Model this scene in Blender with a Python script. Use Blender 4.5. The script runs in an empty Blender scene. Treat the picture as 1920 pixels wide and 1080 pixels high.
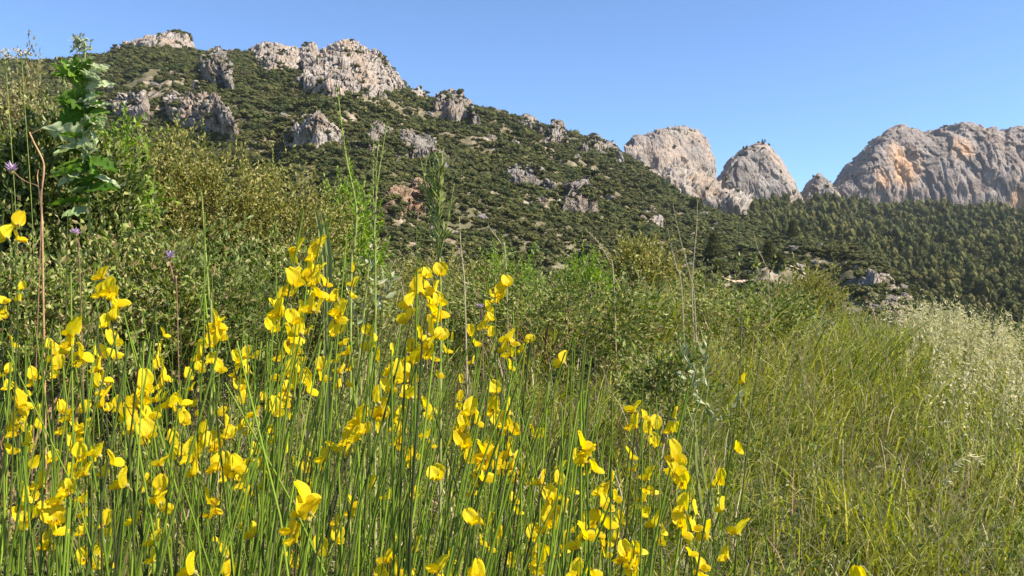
import bpy, bmesh, math, random
import numpy as np
from mathutils import Vector, Matrix, Euler
random.seed(7); rng = np.random.default_rng(7)
SC = bpy.context.scene; COL = SC.collection
R = math.radians
# ---------------------------------------------------------------- camera, sky, sun, exposure
FPX = 1507.0; EYE = np.array([0.0, 0.0, 1.6]); PITCH = math.atan((570 - 540) / FPX)
cd = bpy.data.cameras.new('camera'); cam = bpy.data.objects.new('camera', cd); COL.objects.link(cam)
cd.sensor_width = 36; cd.lens = 36 * FPX / 1920; cd.clip_start = 0.05; cd.clip_end = 20000
cam.location = EYE; cam.rotation_euler = (R(90) + PITCH, 0, 0); SC.camera = cam
SUN_EL, SUN_AZ = 47, 110          # azimuth: degrees clockwise from +Y (straight ahead)
w = bpy.data.worlds.new('World'); SC.world = w; w.use_nodes = True
nt = w.node_tree; nt.nodes.clear()
sky = nt.nodes.new('ShaderNodeTexSky'); sky.sky_type = 'NISHITA'; sky.sun_disc = False
sky.sun_elevation = R(SUN_EL); sky.sun_rotation = R(SUN_AZ); sky.altitude = 300
sky.air_density = 0.8; sky.dust_density = 0.0; sky.ozone_density = 6.0
bg = nt.nodes.new('ShaderNodeBackground'); bg.inputs[1].default_value = 0.118
wo = nt.nodes.new('ShaderNodeOutputWorld'); sat = nt.nodes.new('ShaderNodeHueSaturation'); sat.inputs['Saturation'].default_value = 1.02; nt.links.new(sky.outputs[0], sat.inputs['Color']); nt.links.new(sat.outputs[0], bg.inputs[0]); nt.links.new(bg.outputs[0], wo.inputs[0])
sl = bpy.data.lights.new('sun', 'SUN'); sl.energy = 5.0; sl.angle = R(0.5); sl.color = (1, 0.93, 0.80)
so = bpy.data.objects.new('sun', sl); COL.objects.link(so)
sdir = Vector((math.sin(R(SUN_AZ)) * math.cos(R(SUN_EL)), math.cos(R(SUN_AZ)) * math.cos(R(SUN_EL)), math.sin(R(SUN_EL))))
so.rotation_euler = sdir.to_track_quat('Z', 'Y').to_euler()
SC.view_settings.view_transform = 'Standard'; SC.view_settings.look = 'None'; SC.view_settings.gamma = 1; SC.view_settings.exposure = 1.06
SC.cycles.max_bounces = 6; SC.cycles.diffuse_bounces = 3; SC.cycles.transmission_bounces = 3; SC.cycles.use_denoising = True

def P(px, py, d):
    """world point seen at photo pixel (px, py) at forward distance d (metres along +Y)"""
    px = np.asarray(px, float); py = np.asarray(py, float); d = np.asarray(d, float)
    x = (px - 960) / FPX; y = (540 - py) / FPX
    Y = math.cos(PITCH) - y * math.sin(PITCH); Z = math.sin(PITCH) + y * math.cos(PITCH)
    k = d / Y
    return np.stack(np.broadcast_arrays(EYE[0] + x * k, d + 0 * k, EYE[2] + Z * k), -1)
def row(p):
    """photo row of world points"""
    dy = p[..., 1]; dz = p[..., 2] - EYE[2]
    zz = dy * math.cos(PITCH) + dz * math.sin(PITCH)
    return 540 - FPX * (-dy * math.sin(PITCH) + dz * math.cos(PITCH)) / zz

# ---------------------------------------------------------------- noise
def _h(ix, iy, iz, s):
    n = (ix.astype(np.int64) * 374761393 + iy.astype(np.int64) * 668265263 + iz.astype(np.int64) * 2147483647 + s * 974711) & 0xffffffff
    n = ((n ^ (n >> 13)) * 1274126177) & 0xffffffff
    n = ((n ^ (n >> 16)) * 2246822519) & 0xffffffff
    return ((n ^ (n >> 15)) & 0xffffff) / float(0xffffff)
def vnoise(p, s=0):
    i = np.floor(p).astype(np.int64); f = p - i; f = f * f * (3 - 2 * f)
    r = 0
    for a in (0, 1):
        for b in (0, 1):
            for c in (0, 1):
                r = r + _h(i[..., 0] + a, i[..., 1] + b, i[..., 2] + c, s) * (f[..., 0] if a else 1 - f[..., 0]) * (f[..., 1] if b else 1 - f[..., 1]) * (f[..., 2] if c else 1 - f[..., 2])
    return r * 2 - 1
def fbm(p, o=5, s=0, g=0.5):
    r = 0; a = 1; t = 0
    for k in range(o): r = r + a * vnoise(p * 2.03 ** k + 17.3 * k, s + k); t += a; a *= g
    return r / t
def ridged(p, o=4, s=0, g=0.55):
    r = 0; a = 1; t = 0
    for k in range(o): r = r + a * (1 - 2 * np.abs(vnoise(p * 2.1 ** k + 9.1 * k, s + k))); t += a; a *= g
    return r / t
def worley(p, s=0):
    i = np.floor(p).astype(np.int64); d1 = np.full(p.shape[:-1], 9.0); d2 = d1.copy()
    for a in (-1, 0, 1):
        for b in (-1, 0, 1):
            for c in (-1, 0, 1):
                jx, jy, jz = i[..., 0] + a, i[..., 1] + b, i[..., 2] + c
                q = np.stack([jx + _h(jx, jy, jz, s), jy + _h(jx, jy, jz, s + 1), jz + _h(jx, jy, jz, s + 2)], -1)
                d = np.sqrt(((p - q) ** 2).sum(-1)); d2 = np.minimum(d2, np.maximum(d1, d)); d1 = np.minimum(d1, d)
    return d1, d2
def cells(p, s=0):
    """random value of the nearest cell: blocky fractured rock"""
    i = np.floor(p).astype(np.int64); d1 = np.full(p.shape[:-1], 9.0); v = np.zeros(p.shape[:-1])
    for a in (-1, 0, 1):
        for b in (-1, 0, 1):
            for c in (-1, 0, 1):
                jx, jy, jz = i[..., 0] + a, i[..., 1] + b, i[..., 2] + c
                q = np.stack([jx + _h(jx, jy, jz, s), jy + _h(jx, jy, jz, s + 1), jz + _h(jx, jy, jz, s + 2)], -1)
                rel = p - q; d = np.sqrt((rel ** 2).sum(-1)); near = d < d1
                tilt = rel[..., 0] * (_h(jx, jy, jz, s + 7) - .5) * 1.6 + rel[..., 2] * (_h(jx, jy, jz, s + 8) - .5) * 1.6
                v = np.where(near, _h(jx, jy, jz, s + 5) - 0.5 + tilt, v); d1 = np.minimum(d1, d)
    return v
def sstep(a, b, x):
    t = np.clip((x - a) / (b - a), 0, 1); return t * t * (3 - 2 * t)

# ---------------------------------------------------------------- mesh helpers
class MB:
    def __init__(s): s.V = []; s.F = []; s.M = []; s.n = 0
    def add(s, V, F, m=0):
        V = np.asarray(V, float).reshape(-1, 3); F = np.asarray(F, np.int64)
        s.V.append(V); s.F.append(F + s.n); s.M.append(m); s.n += len(V); return s
    def mesh(s, name, mats, smooth=False):
        V = np.concatenate(s.V); me = bpy.data.meshes.new(name)
        me.vertices.add(len(V)); me.vertices.foreach_set('co', V.astype(np.float32).ravel())
        nl = sum(f.size for f in s.F); nf = sum(len(f) for f in s.F)
        me.loops.add(nl); me.polygons.add(nf)
        me.loops.foreach_set('vertex_index', np.concatenate([f.ravel() for f in s.F]).astype(np.int32))
        tot = np.concatenate([np.full(len(f), f.shape[1]) for f in s.F])
        me.polygons.foreach_set('loop_start', np.concatenate([[0], np.cumsum(tot)[:-1]]).astype(np.int32))
        me.polygons.foreach_set('material_index', np.concatenate([np.full(len(f), m) for f, m in zip(s.F, s.M)]).astype(np.int32))
        me.polygons.foreach_set('use_smooth', np.full(nf, bool(smooth)))
        for m in (mats if isinstance(mats, (list, tuple)) else [mats]): me.materials.append(m)
        me.update(calc_edges=True); me.validate(); return me
    def build(s, name, mats, parent=None, smooth=False):
        o = bpy.data.objects.new(name, s.mesh(name, mats, smooth)); COL.objects.link(o)
        if parent: o.parent = parent; o.matrix_parent_inverse = parent.matrix_basis.inverted()
        return o
def tag(o, label=None, cat=None, group=None, kind=None):
    if label: o['label'] = label
    if cat: o['category'] = cat
    if group: o['group'] = group
    if kind: o['kind'] = kind
    return o
def thing(name, loc, label, cat, group=None, rz=0):
    o = bpy.data.objects.new(name, None); o.empty_display_size = 0.1; COL.objects.link(o)
    o.location = [float(c) for c in loc]; o.rotation_euler = (0, 0, rz)
    o.matrix_basis = Matrix.Translation(Vector([float(c) for c in loc])) @ Matrix.Rotation(rz, 4, 'Z')
    return tag(o, label, cat, group)
def grid_faces(nu, nv):
    i = np.arange(nu - 1)[:, None] * nv + np.arange(nv - 1)[None, :]
    return np.stack([i, i + nv, i + nv + 1, i + 1], -1).reshape(-1, 4)
def tube(pts, rad, sides=6):
    pts = np.asarray(pts, float); n = len(pts); rad = np.broadcast_to(np.asarray(rad, float), (n,))
    t = np.gradient(pts, axis=0); t /= np.linalg.norm(t, axis=1)[:, None] + 1e-12
    up = np.array([0.31, 0.95, 0.03]); a = np.cross(t, up); a /= np.linalg.norm(a, axis=1)[:, None] + 1e-9; b = np.cross(t, a)
    th = np.arange(sides) / sides * 2 * np.pi
    V = pts[:, None] + rad[:, None, None] * (np.cos(th)[None, :, None] * a[:, None] + np.sin(th)[None, :, None] * b[:, None])
    i = np.arange(n - 1)[:, None] * sides; j = np.arange(sides)[None]; k = (j + 1) % sides
    return V.reshape(-1, 3), np.stack([i + j, i + k, i + sides + k, i + sides + j], -1).reshape(-1, 4)
def curve(pts, n=10):
    """Catmull-Rom through the points"""
    p = np.asarray(pts, float); p = np.vstack([2 * p[0] - p[1], p, 2 * p[-1] - p[-2]]); out = []
    m = len(p) - 3
    for k in range(m):
        a, b, c, d = p[k:k + 4]
        for u in np.linspace(0, 1, max(2, n // m + 1), endpoint=(k == m - 1)):
            out.append(.5 * ((2 * b) + (c - a) * u + (2 * a - 5 * b + 4 * c - d) * u * u + (-a + 3 * b - 3 * c + d) * u ** 3))
    return np.array(out)
def blades(base, h, wid, lean, droop=None, segs=3):
    n = len(base); s = np.linspace(0, 1, segs + 1)
    droop = np.zeros(n) if droop is None else droop
    c = np.repeat(base[:, None], segs + 1, 1).astype(float)
    c[..., 2] += h[:, None] * (s - droop[:, None] * s ** 3)
    c[..., :2] += lean[:, None, :] * (0.35 * s + 0.65 * s ** 2)[None, :, None]
    an = rng.uniform(0, np.pi, n); sd = np.stack([np.cos(an), np.sin(an), np.zeros(n)], -1)
    ww = wid[:, None] * (1 - s ** 1.7 * 0.92)[None] * 0.5
    V = np.stack([c - sd[:, None] * ww[..., None], c + sd[:, None] * ww[..., None]], 2)
    i = (np.arange(n) * (segs + 1) * 2)[:, None] + (np.arange(segs) * 2)[None]
    return V.reshape(-1, 3), np.stack([i, i + 1, i + 3, i + 2], -1).reshape(-1, 4), c[:, -1]
def leafquads(pos, L, W, d=None, fold=0.25, spread=1.0):
    """folded diamond leaves; d = preferred direction (n,3)"""
    n = len(pos); r = rng.normal(size=(n, 3)); r /= np.linalg.norm(r, axis=1)[:, None]
    d = r if d is None else d + r * spread
    d = d / (np.linalg.norm(d, axis=1)[:, None] + 1e-9)
    q = rng.normal(size=(n, 3)); sd = np.cross(d, q); sd /= np.linalg.norm(sd, axis=1)[:, None] + 1e-9
    nn = np.cross(d, sd)
    L = np.broadcast_to(L, (n,))[:, None]; W = np.broadcast_to(W, (n,))[:, None]
    mid = pos + d * L * 0.45 - nn * W * fold
    V = np.stack([pos, mid + sd * W * .5, pos + d * L, mid - sd * W * .5], 1)
    i = np.arange(n)[:, None] * 4
    a = np.concatenate([i, i + 1, i + 2], 1); b = np.concatenate([i, i + 2, i + 3], 1)
    return V.reshape(-1, 3), np.concatenate([a, b])
def ico(sub):
    bm = bmesh.new(); bmesh.ops.create_icosphere(bm, subdivisions=sub, radius=1)
    V = np.array([v.co[:] for v in bm.verts]); F = np.array([[v.index for v in f.verts] for f in bm.faces]); bm.free(); return V, F
def rotz(V, a):
    c, s = np.cos(a), np.sin(a); return np.stack([V[..., 0] * c - V[..., 1] * s, V[..., 0] * s + V[..., 1] * c, V[..., 2]], -1)

# ---------------------------------------------------------------- materials
def newmat(name):
    m = bpy.data.materials.new(name); m.use_nodes = True; t = m.node_tree; t.nodes.clear()
    o = t.nodes.new('ShaderNodeOutputMaterial'); return m, t, o
def N(t, k, **kw):
    n = t.nodes.new(k)
    for a, b in kw.items():
        if a in n.inputs: n.inputs[a].default_value = b
        else: setattr(n, a, b)
    return n
def ramp(t, fac, cols, pos=None, interp='LINEAR'):
    r = t.nodes.new('ShaderNodeValToRGB'); r.color_ramp.interpolation = interp; e = r.color_ramp.elements
    pos = pos or [k / max(1, len(cols) - 1) for k in range(len(cols))]
    while len(e) < len(cols): e.new(0.5)
    for k, (c, p) in enumerate(zip(cols, pos)):
        e[k].position = p; e[k].color = (*c, 1) if len(c) == 3 else c
    t.links.new(fac, r.inputs[0]); return r.outputs[0]
def leafmat(name, cols, trans=0.35, rough=0.55, tcol=1.3, patch=None, obj_rand=False, spec=0.3):
    m, t, o = newmat(name); L = t.links.new
    g = N(t, 'ShaderNodeNewGeometry'); fac = g.outputs['Random Per Island']
    if obj_rand:
        oi = N(t, 'ShaderNodeObjectInfo').outputs['Random']; m1 = N(t, 'ShaderNodeMath', operation='MULTIPLY'); m1.inputs[1].default_value = obj_rand; L(oi, m1.inputs[0])
        m2 = N(t, 'ShaderNodeMath', operation='MULTIPLY'); m2.inputs[1].default_value = 1 - obj_rand; L(fac, m2.inputs[0]); m3 = N(t, 'ShaderNodeMath', operation='ADD'); L(m1.outputs[0], m3.inputs[0]); L(m2.outputs[0], m3.inputs[1]); fac = m3.outputs[0]
    c = ramp(t, fac, cols)
    if patch:      # broad drifts of another colour, in world space
        n = N(t, 'ShaderNodeTexNoise', Scale=patch[0], Detail=3.0); L(g.outputs['Position'], n.inputs['Vector'])
        f = ramp(t, n.outputs[0], [(0, 0, 0), (patch[2],) * 3], [0.4, 0.65])
        mx = N(t, 'ShaderNodeMix', data_type='RGBA'); L(f, mx.inputs[0]); L(c, mx.inputs[6]); mx.inputs[7].default_value = (*patch[1], 1); c = mx.outputs[2]
    b = N(t, 'ShaderNodeBsdfPrincipled', Roughness=rough); b.inputs['Specular IOR Level'].default_value = spec; L(c, b.inputs['Base Color'])
    tr = N(t, 'ShaderNodeBsdfTranslucent'); hs = N(t, 'ShaderNodeHueSaturation', Value=tcol, Saturation=1.1); L(c, hs.inputs['Color']); L(hs.outputs[0], tr.inputs[0])
    mx = N(t, 'ShaderNodeMixShader'); mx.inputs[0].default_value = trans; L(b.outputs[0], mx.inputs[1]); L(tr.outputs[0], mx.inputs[2]); L(mx.outputs[0], o.inputs[0])
    return m
def rockmat(name, blobs=(), base=((0.15, 0.13, 0.11), (0.31, 0.27, 0.235), (0.43, 0.38, 0.33)), ochre=0.25, sc=1.0, green=0.0, bump=1.0, ocol=(0.50, 0.30, 0.15)):
    m, t, o = newmat(name); L = t.links.new
    g = N(t, 'ShaderNodeNewGeometry'); pos = g.outputs['Position']
    mp = N(t, 'ShaderNodeMapping'); mp.inputs['Scale'].default_value = (0.16 * sc, 0.14 * sc, 0.075 * sc); L(pos, mp.inputs[0])
    n1 = N(t, 'ShaderNodeTexNoise', Scale=1.0, Detail=9.0, Roughness=0.68, Distortion=0.6); L(mp.outputs[0], n1.inputs['Vector'])
    c = ramp(t, n1.outputs[0], base, [0.34, 0.5, 0.66])
    n2 = N(t, 'ShaderNodeTexNoise', Scale=0.055 * sc, Detail=5.0, Roughness=0.6); L(pos, n2.inputs['Vector'])
    f = ramp(t, n2.outputs[0], [(0, 0, 0), (ochre,) * 3], [0.46, 0.62])
    mx = N(t, 'ShaderNodeMix', data_type='RGBA'); L(f, mx.inputs[0]); L(c, mx.inputs[6]); mx.inputs[7].default_value = (*ocol, 1); c = mx.outputs[2]
    if blobs:
        acc = None
        for (bx_, by_, bz_, rad) in blobs:
            vd = N(t, 'ShaderNodeVectorMath', operation='DISTANCE'); L(pos, vd.inputs[0]); vd.inputs[1].default_value = (bx_, by_, bz_)
            mr = N(t, 'ShaderNodeMapRange'); L(vd.outputs['Value'], mr.inputs[0]); mr.inputs[1].default_value = rad; mr.inputs[2].default_value = rad * 0.5; mr.inputs[3].default_value = 0; mr.inputs[4].default_value = 1
            if acc is None: acc = mr.outputs[0]
            else:
                ma = N(t, 'ShaderNodeMath', operation='MAXIMUM'); L(acc, ma.inputs[0]); L(mr.outputs[0], ma.inputs[1]); acc = ma.outputs[0]
        n5 = N(t, 'ShaderNodeTexNoise', Scale=0.7, Detail=6.0, Roughness=0.6); L(mp.outputs[0], n5.inputs['Vector'])
        f5 = ramp(t, n5.outputs[0], [(0, 0, 0), (0.92,) * 3], [0.34, 0.5]); mu = N(t, 'ShaderNodeMath', operation='MULTIPLY'); L(f5, mu.inputs[0]); L(acc, mu.inputs[1])
        mx = N(t, 'ShaderNodeMix', data_type='RGBA'); L(mu.outputs[0], mx.inputs[0]); L(c, mx.inputs[6]); mx.inputs[7].default_value = (*ocol, 1); c = mx.outputs[2]
    # dark lichen specks and water streaks
    n3 = N(t, 'ShaderNodeTexNoise', Scale=0.9 * sc, Detail=6.0, Roughness=0.7); L(pos, n3.inputs['Vector'])
    f3 = ramp(t, n3.outputs[0], [(0.7,) * 3, (0, 0, 0)], [0.34, 0.45])
    mx = N(t, 'ShaderNodeMix', data_type='RGBA'); L(f3, mx.inputs[0]); L(c, mx.inputs[6]); mx.inputs[7].default_value = (0.13, 0.125, 0.115, 1); c = mx.outputs[2]
    if green:     # small plants rooted on ledges
        n4 = N(t, 'ShaderNodeTexNoise', Scale=0.35 * sc, Detail=5.0, Roughness=0.6); L(pos, n4.inputs['Vector'])
        f4 = ramp(t, n4.outputs[0], [(0, 0, 0), (green,) * 3], [0.55, 0.6])
        mx = N(t, 'ShaderNodeMix', data_type='RGBA'); L(f4, mx.inputs[0]); L(c, mx.inputs[6]); mx.inputs[7].default_value = (0.07, 0.075, 0.03, 1); c = mx.outputs[2]
    b = N(t, 'ShaderNodeBsdfPrincipled', Roughness=0.92); b.inputs['Specular IOR Level'].default_value = 0.15; L(c, b.inputs['Base Color'])
    v = N(t, 'ShaderNodeTexVoronoi', Scale=0.35 * sc, feature='DISTANCE_TO_EDGE'); L(mp.outputs[0], v.inputs['Vector']); v.inputs['Scale'].default_value = 3.0
    ad = N(t, 'ShaderNodeMath', operation='ADD'); L(n3.outputs[0], ad.inputs[0]); L(n1.outputs[0], ad.inputs[1])
    ad2 = N(t, 'ShaderNodeMath', operation='ADD'); L(ad.outputs[0], ad2.inputs[0])
    sm = N(t, 'ShaderNodeMath', operation='MINIMUM'); L(v.outputs[0], sm.inputs[0]); sm.inputs[1].default_value = 0.12; ml = N(t, 'ShaderNodeMath', operation='MULTIPLY'); L(sm.outputs[0], ml.inputs[0]); ml.inputs[1].default_value = 2.0
    L(ml.outputs[0], ad2.inputs[1])
    bp = N(t, 'ShaderNodeBump', Strength=1.0, Distance=1.8 * bump); L(ad2.outputs[0], bp.inputs['Height']); L(bp.outputs[0], b.inputs['Normal'])
    L(b.outputs[0], o.inputs[0]); return m
def plain(name, col, rough=0.7, var=0.25, scale=60.0, trans=0.0):
    m, t, o = newmat(name); L = t.links.new
    g = N(t, 'ShaderNodeNewGeometry'); n = N(t, 'ShaderNodeTexNoise', Scale=scale, Detail=3.0); L(g.outputs['Position'], n.inputs['Vector'])
    lo = tuple(c * (1 - var) for c in col); hi = tuple(min(1, c * (1 + var)) for c in col)
    c = ramp(t, n.outputs[0], [lo, hi], [0.35, 0.65])
    b = N(t, 'ShaderNodeBsdfPrincipled', Roughness=rough); b.inputs['Specular IOR Level'].default_value = 0.3; L(c, b.inputs['Base Color'])
    if trans:
        tr = N(t, 'ShaderNodeBsdfTranslucent'); L(c, tr.inputs[0]); mx = N(t, 'ShaderNodeMixShader'); mx.inputs[0].default_value = trans
        L(b.outputs[0], mx.inputs[1]); L(tr.outputs[0], mx.inputs[2]); L(mx.outputs[0], o.inputs[0])
    else: L(b.outputs[0], o.inputs[0])
    return m
def groundmat(name, cols, scale, extra, bump=0.5, pos=None):
    m, t, o = newmat(name); L = t.links.new
    g = N(t, 'ShaderNodeNewGeometry'); n = N(t, 'ShaderNodeTexNoise', Scale=scale, Detail=8.0, Roughness=0.65); L(g.outputs['Position'], n.inputs['Vector'])
    c = ramp(t, n.outputs[0], cols, pos)
    n2 = N(t, 'ShaderNodeTexNoise', Scale=scale * 0.13, Detail=4.0); L(g.outputs['Position'], n2.inputs['Vector'])
    f = ramp(t, n2.outputs[0], [(0, 0, 0), (0.8,) * 3], [0.45, 0.6])
    mx = N(t, 'ShaderNodeMix', data_type='RGBA'); L(f, mx.inputs[0]); L(c, mx.inputs[6]); mx.inputs[7].default_value = (*extra, 1)
    b = N(t, 'ShaderNodeBsdfPrincipled', Roughness=0.95); b.inputs['Specular IOR Level'].default_value = 0.1; L(mx.outputs[2], b.inputs['Base Color'])
    bp = N(t, 'ShaderNodeBump', Strength=0.8, Distance=bump); L(n.outputs[0], bp.inputs['Height']); L(bp.outputs[0], b.inputs['Normal']); L(b.outputs[0], o.inputs[0]); return m

M_rock = rockmat('grey_limestone', green=0.5)
M_rockw = rockmat('pale_limestone', base=((0.24, 0.195, 0.165), (0.46, 0.39, 0.33), (0.60, 0.52, 0.45)), ochre=0.35, green=0.35)
M_dome = rockmat('dome_limestone', base=((0.14, 0.12, 0.105), (0.275, 0.235, 0.205), (0.37, 0.325, 0.28)), ochre=0.35, sc=0.55, bump=0.9, ocol=(0.52, 0.36, 0.25))
M_cliff = rockmat('cliff_limestone', blobs=[(*P(1685, 312, 960), 34), (*P(1645, 340, 945), 20), (*P(1795, 285, 975), 22), (*P(1910, 378, 970), 20)], base=((0.13, 0.108, 0.096), (0.245, 0.205, 0.18), (0.34, 0.29, 0.255)), ochre=0.12, sc=0.42, bump=0.9, ocol=(0.56, 0.34, 0.20))
M_brock = rockmat('boulder_limestone', ochre=0.4, sc=2.5, bump=0.4)
M_hill = groundmat('hill_earth', [(0.10, 0.085, 0.05), (0.17, 0.13, 0.08), (0.29, 0.235, 0.17), (0.40, 0.34, 0.27)], 0.22, (0.095, 0.09, 0.04), bump=1.2, pos=[0.36, 0.48, 0.58, 0.7])
M_soil = groundmat('bank_soil', [(0.035, 0.03, 0.015), (0.08, 0.07, 0.03), (0.14, 0.12, 0.06)], 9.0, (0.05, 0.065, 0.02), bump=0.03)
M_track = groundmat('track_dirt', [(0.42, 0.29, 0.19), (0.55, 0.42, 0.30)], 0.8, (0.45, 0.33, 0.22), bump=0.05)

# ---------------------------------------------------------------- the land: near bank, valley, hills
def G(x, y):
    x = np.asarray(x, float); y = np.asarray(y, float)
    z = 0.12 + 1.40 * sstep(0.3, 6.2, y) + 0.14 * np.clip(-x - 0.6, 0, 6) * sstep(1, 4, y) - 0.155 * np.clip(x - 1.0, 0, 30) * sstep(1.5, 5, y)
    z = z - 0.02 * np.clip(y - 6.8, 0, 400) ** 1.25 - 0.28 * np.clip(y - 7.2, 0, 60)
    z = z + 0.05 * fbm(np.stack([x * .8, y * .8, 0 * x], -1), 3, 5)
    far = -14 - 6 * sstep(20, 120, x) + 3 * fbm(np.stack([x * .02, y * .02, 0 * x], -1), 3, 9)
    return np.maximum(z, far) + 0.0
gx = np.concatenate([-np.geomspace(420, 9, 60), np.linspace(-8.8, 8.8, 110), np.geomspace(9, 420, 60)])
gy = np.concatenate([-np.geomspace(120, 1.2, 24), np.linspace(-1, 14, 110), np.geomspace(14.3, 330, 60)])
X, Y = np.meshgrid(gx, gy, indexing='ij'); Z = G(X, Y)
MB().add(np.stack([X, Y, Z], -1), grid_faces(len(gx), len(gy))).build('ground', M_soil, smooth=True)['kind'] = 'structure'

def hill(name, sky_px, sky_py, ridge_d, foot_d, foot_z, pw, amp, seed, px0, px1, na, nt_, mat):
    px = np.linspace(px0, px1, na); t = np.concatenate([np.linspace(0, 1, nt_), np.linspace(1.01, 1.5, 12)])
    top = np.interp(px, sky_px, sky_py); rd = np.interp(px, sky_px, ridge_d); fd = np.interp(px, sky_px, foot_d); fz = np.interp(px, sky_px, foot_z)
    ridge = P(px, top, rd)
    T, I = np.meshgrid(t, np.arange(na))
    d = fd[I] + (rd - fd)[I] * T
    x = (px[I] - 960) / FPX * d / math.cos(PITCH)
    Tt = np.clip(T, 0, 1)
    z = fz[I] + (ridge[:, 2] - fz)[I] * Tt ** pw
    z = z - np.clip(T - 1, 0, 1) * (rd - fd)[I] * 0.5
    q = np.stack([x * 0.011, d * 0.006, 0 * x], -1)
    env = np.sin(np.pi * np.clip(T, 0, 1)) ** 0.8
    z = z + env * amp * (ridged(q, 4, seed) * 0.9 + 0.5 * fbm(q * 5, 4, seed + 5)) + (0.25 + env) * amp * 0.12 * fbm(q * 22, 3, seed + 9)
    V = np.stack([x, d, z], -1)
    o = MB().add(V, grid_faces(na, len(t))).build(name, mat, smooth=True); o['kind'] = 'structure'
    return dict(px=px, V=V, t=t, top=top)
skA = [(-900, 190), (-500, 160), (-200, 135), (0, 118), (100, 116), (190, 104), (240, 92), (300, 84), (370, 100), (440, 101), (600, 104), (700, 128), (760, 168), (800, 186), (850, 194), (930, 212), (1000, 234), (1060, 250), (1130, 272), (1170, 292), (1230, 338), (1290, 378), (1340, 402), (1400, 420), (1470, 447), (1540, 460), (1600, 478), (1650, 505), (1690, 533), (1730, 572), (1800, 660), (1950, 860), (2400, 1200)]
rdA = [520, 520, 520, 520, 520, 520, 520, 520, 520, 520, 520, 520, 530, 540, 550, 570, 600, 620, 640, 640, 600, 540, 480, 420, 350, 310, 270, 240, 220, 205, 190, 170, 150]
HA = hill('hillside', [a for a, b in skA], [b for a, b in skA], rdA, [110] * 12 + [110] * 6 + [110, 112, 115, 118, 118, 118, 118, 118, 118, 116, 114, 112, 108, 105, 100], [-12] * 24 + [-11] * 4 + [-13, -14, -16, -18, -20], 1.05, 13.0, 3, -900, 2300, 560, 170, M_hill)
skB = [(900, 330), (1100, 330), (1200, 345), (1300, 372), (1400, 384), (1500, 384), (1560, 386), (1650, 402), (1750, 398), (1920, 406), (2300, 400), (2800, 420)]
HB = hill('forest_slope', [a for a, b in skB], [b for a, b in skB], [900, 900, 900, 900, 900, 920, 950, 1000, 1020, 1020, 1000, 900], [230] * 12, [-22] * 7 + [-24, -26, -30, -32, -34], 1.1, 12.0, 21, 950, 2700, 420, 150, M_hill)

def on_hill(H, px, py):
    """distance at which the ray through (px,py) meets the hill"""
    i = int(np.clip(np.searchsorted(H['px'], px), 0, len(H['px']) - 1)); rr = row(H['V'][i]); n = int(np.argmin(H['V'][i][:, 2] * 0 + np.where(H['t'] <= 1, 0, 1) * 1e3 - 0)) 
    ok = np.where((H['t'] <= 1) & (rr <= py))[0]
    k = ok[0] if len(ok) else int(np.where(H['t'] <= 1)[0][-1])
    return float(H['V'][i][k, 1])

def hill_pt(H, pxa, t):
    i = np.clip(np.interp(pxa, H['px'], np.arange(len(H['px']))), 0, len(H['px']) - 1.001); j = np.clip(np.interp(t, H['t'], np.arange(len(H['t']))), 0, len(H['t']) - 1.001)
    i0 = i.astype(int); j0 = j.astype(int); a = (i - i0)[:, None]; b = (j - j0)[:, None]; V = H['V']
    return V[i0, j0] * (1 - a) * (1 - b) + V[i0 + 1, j0] * a * (1 - b) + V[i0, j0 + 1] * (1 - a) * b + V[i0 + 1, j0 + 1] * a * b
# a dirt track cut across the foot of the hill
tpx = np.linspace(1345, 1572, 60); td0 = on_hill(HA, 1460, 524); tt = []
for a in tpx:
    i = int(np.searchsorted(HA['px'], a)); yy = HA['V'][i][:, 1]; dc = td0 + 5 * math.sin((a - 1345) / 70) + 3 * math.sin(a / 23)
    tt.append(np.interp(dc, yy[:170], HA['t'][:170]))
trk = hill_pt(HA, tpx, np.array(tt)); tv = []
hw = 1.6 * np.sin(np.linspace(0.15, 3.0, 60)) + 0.5
for k in range(60):
    for dy in np.linspace(-1, 1, 5): tv.append([trk[k, 0], trk[k, 1] + dy * hw[k], trk[k, 2] + 0.55 + 0.24 * dy * hw[k] + 0.12 * math.sin(k * 1.7 + dy * 3)])
MB().add(tv, grid_faces(60, 5)).build('track', M_track)['kind'] = 'structure'

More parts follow.
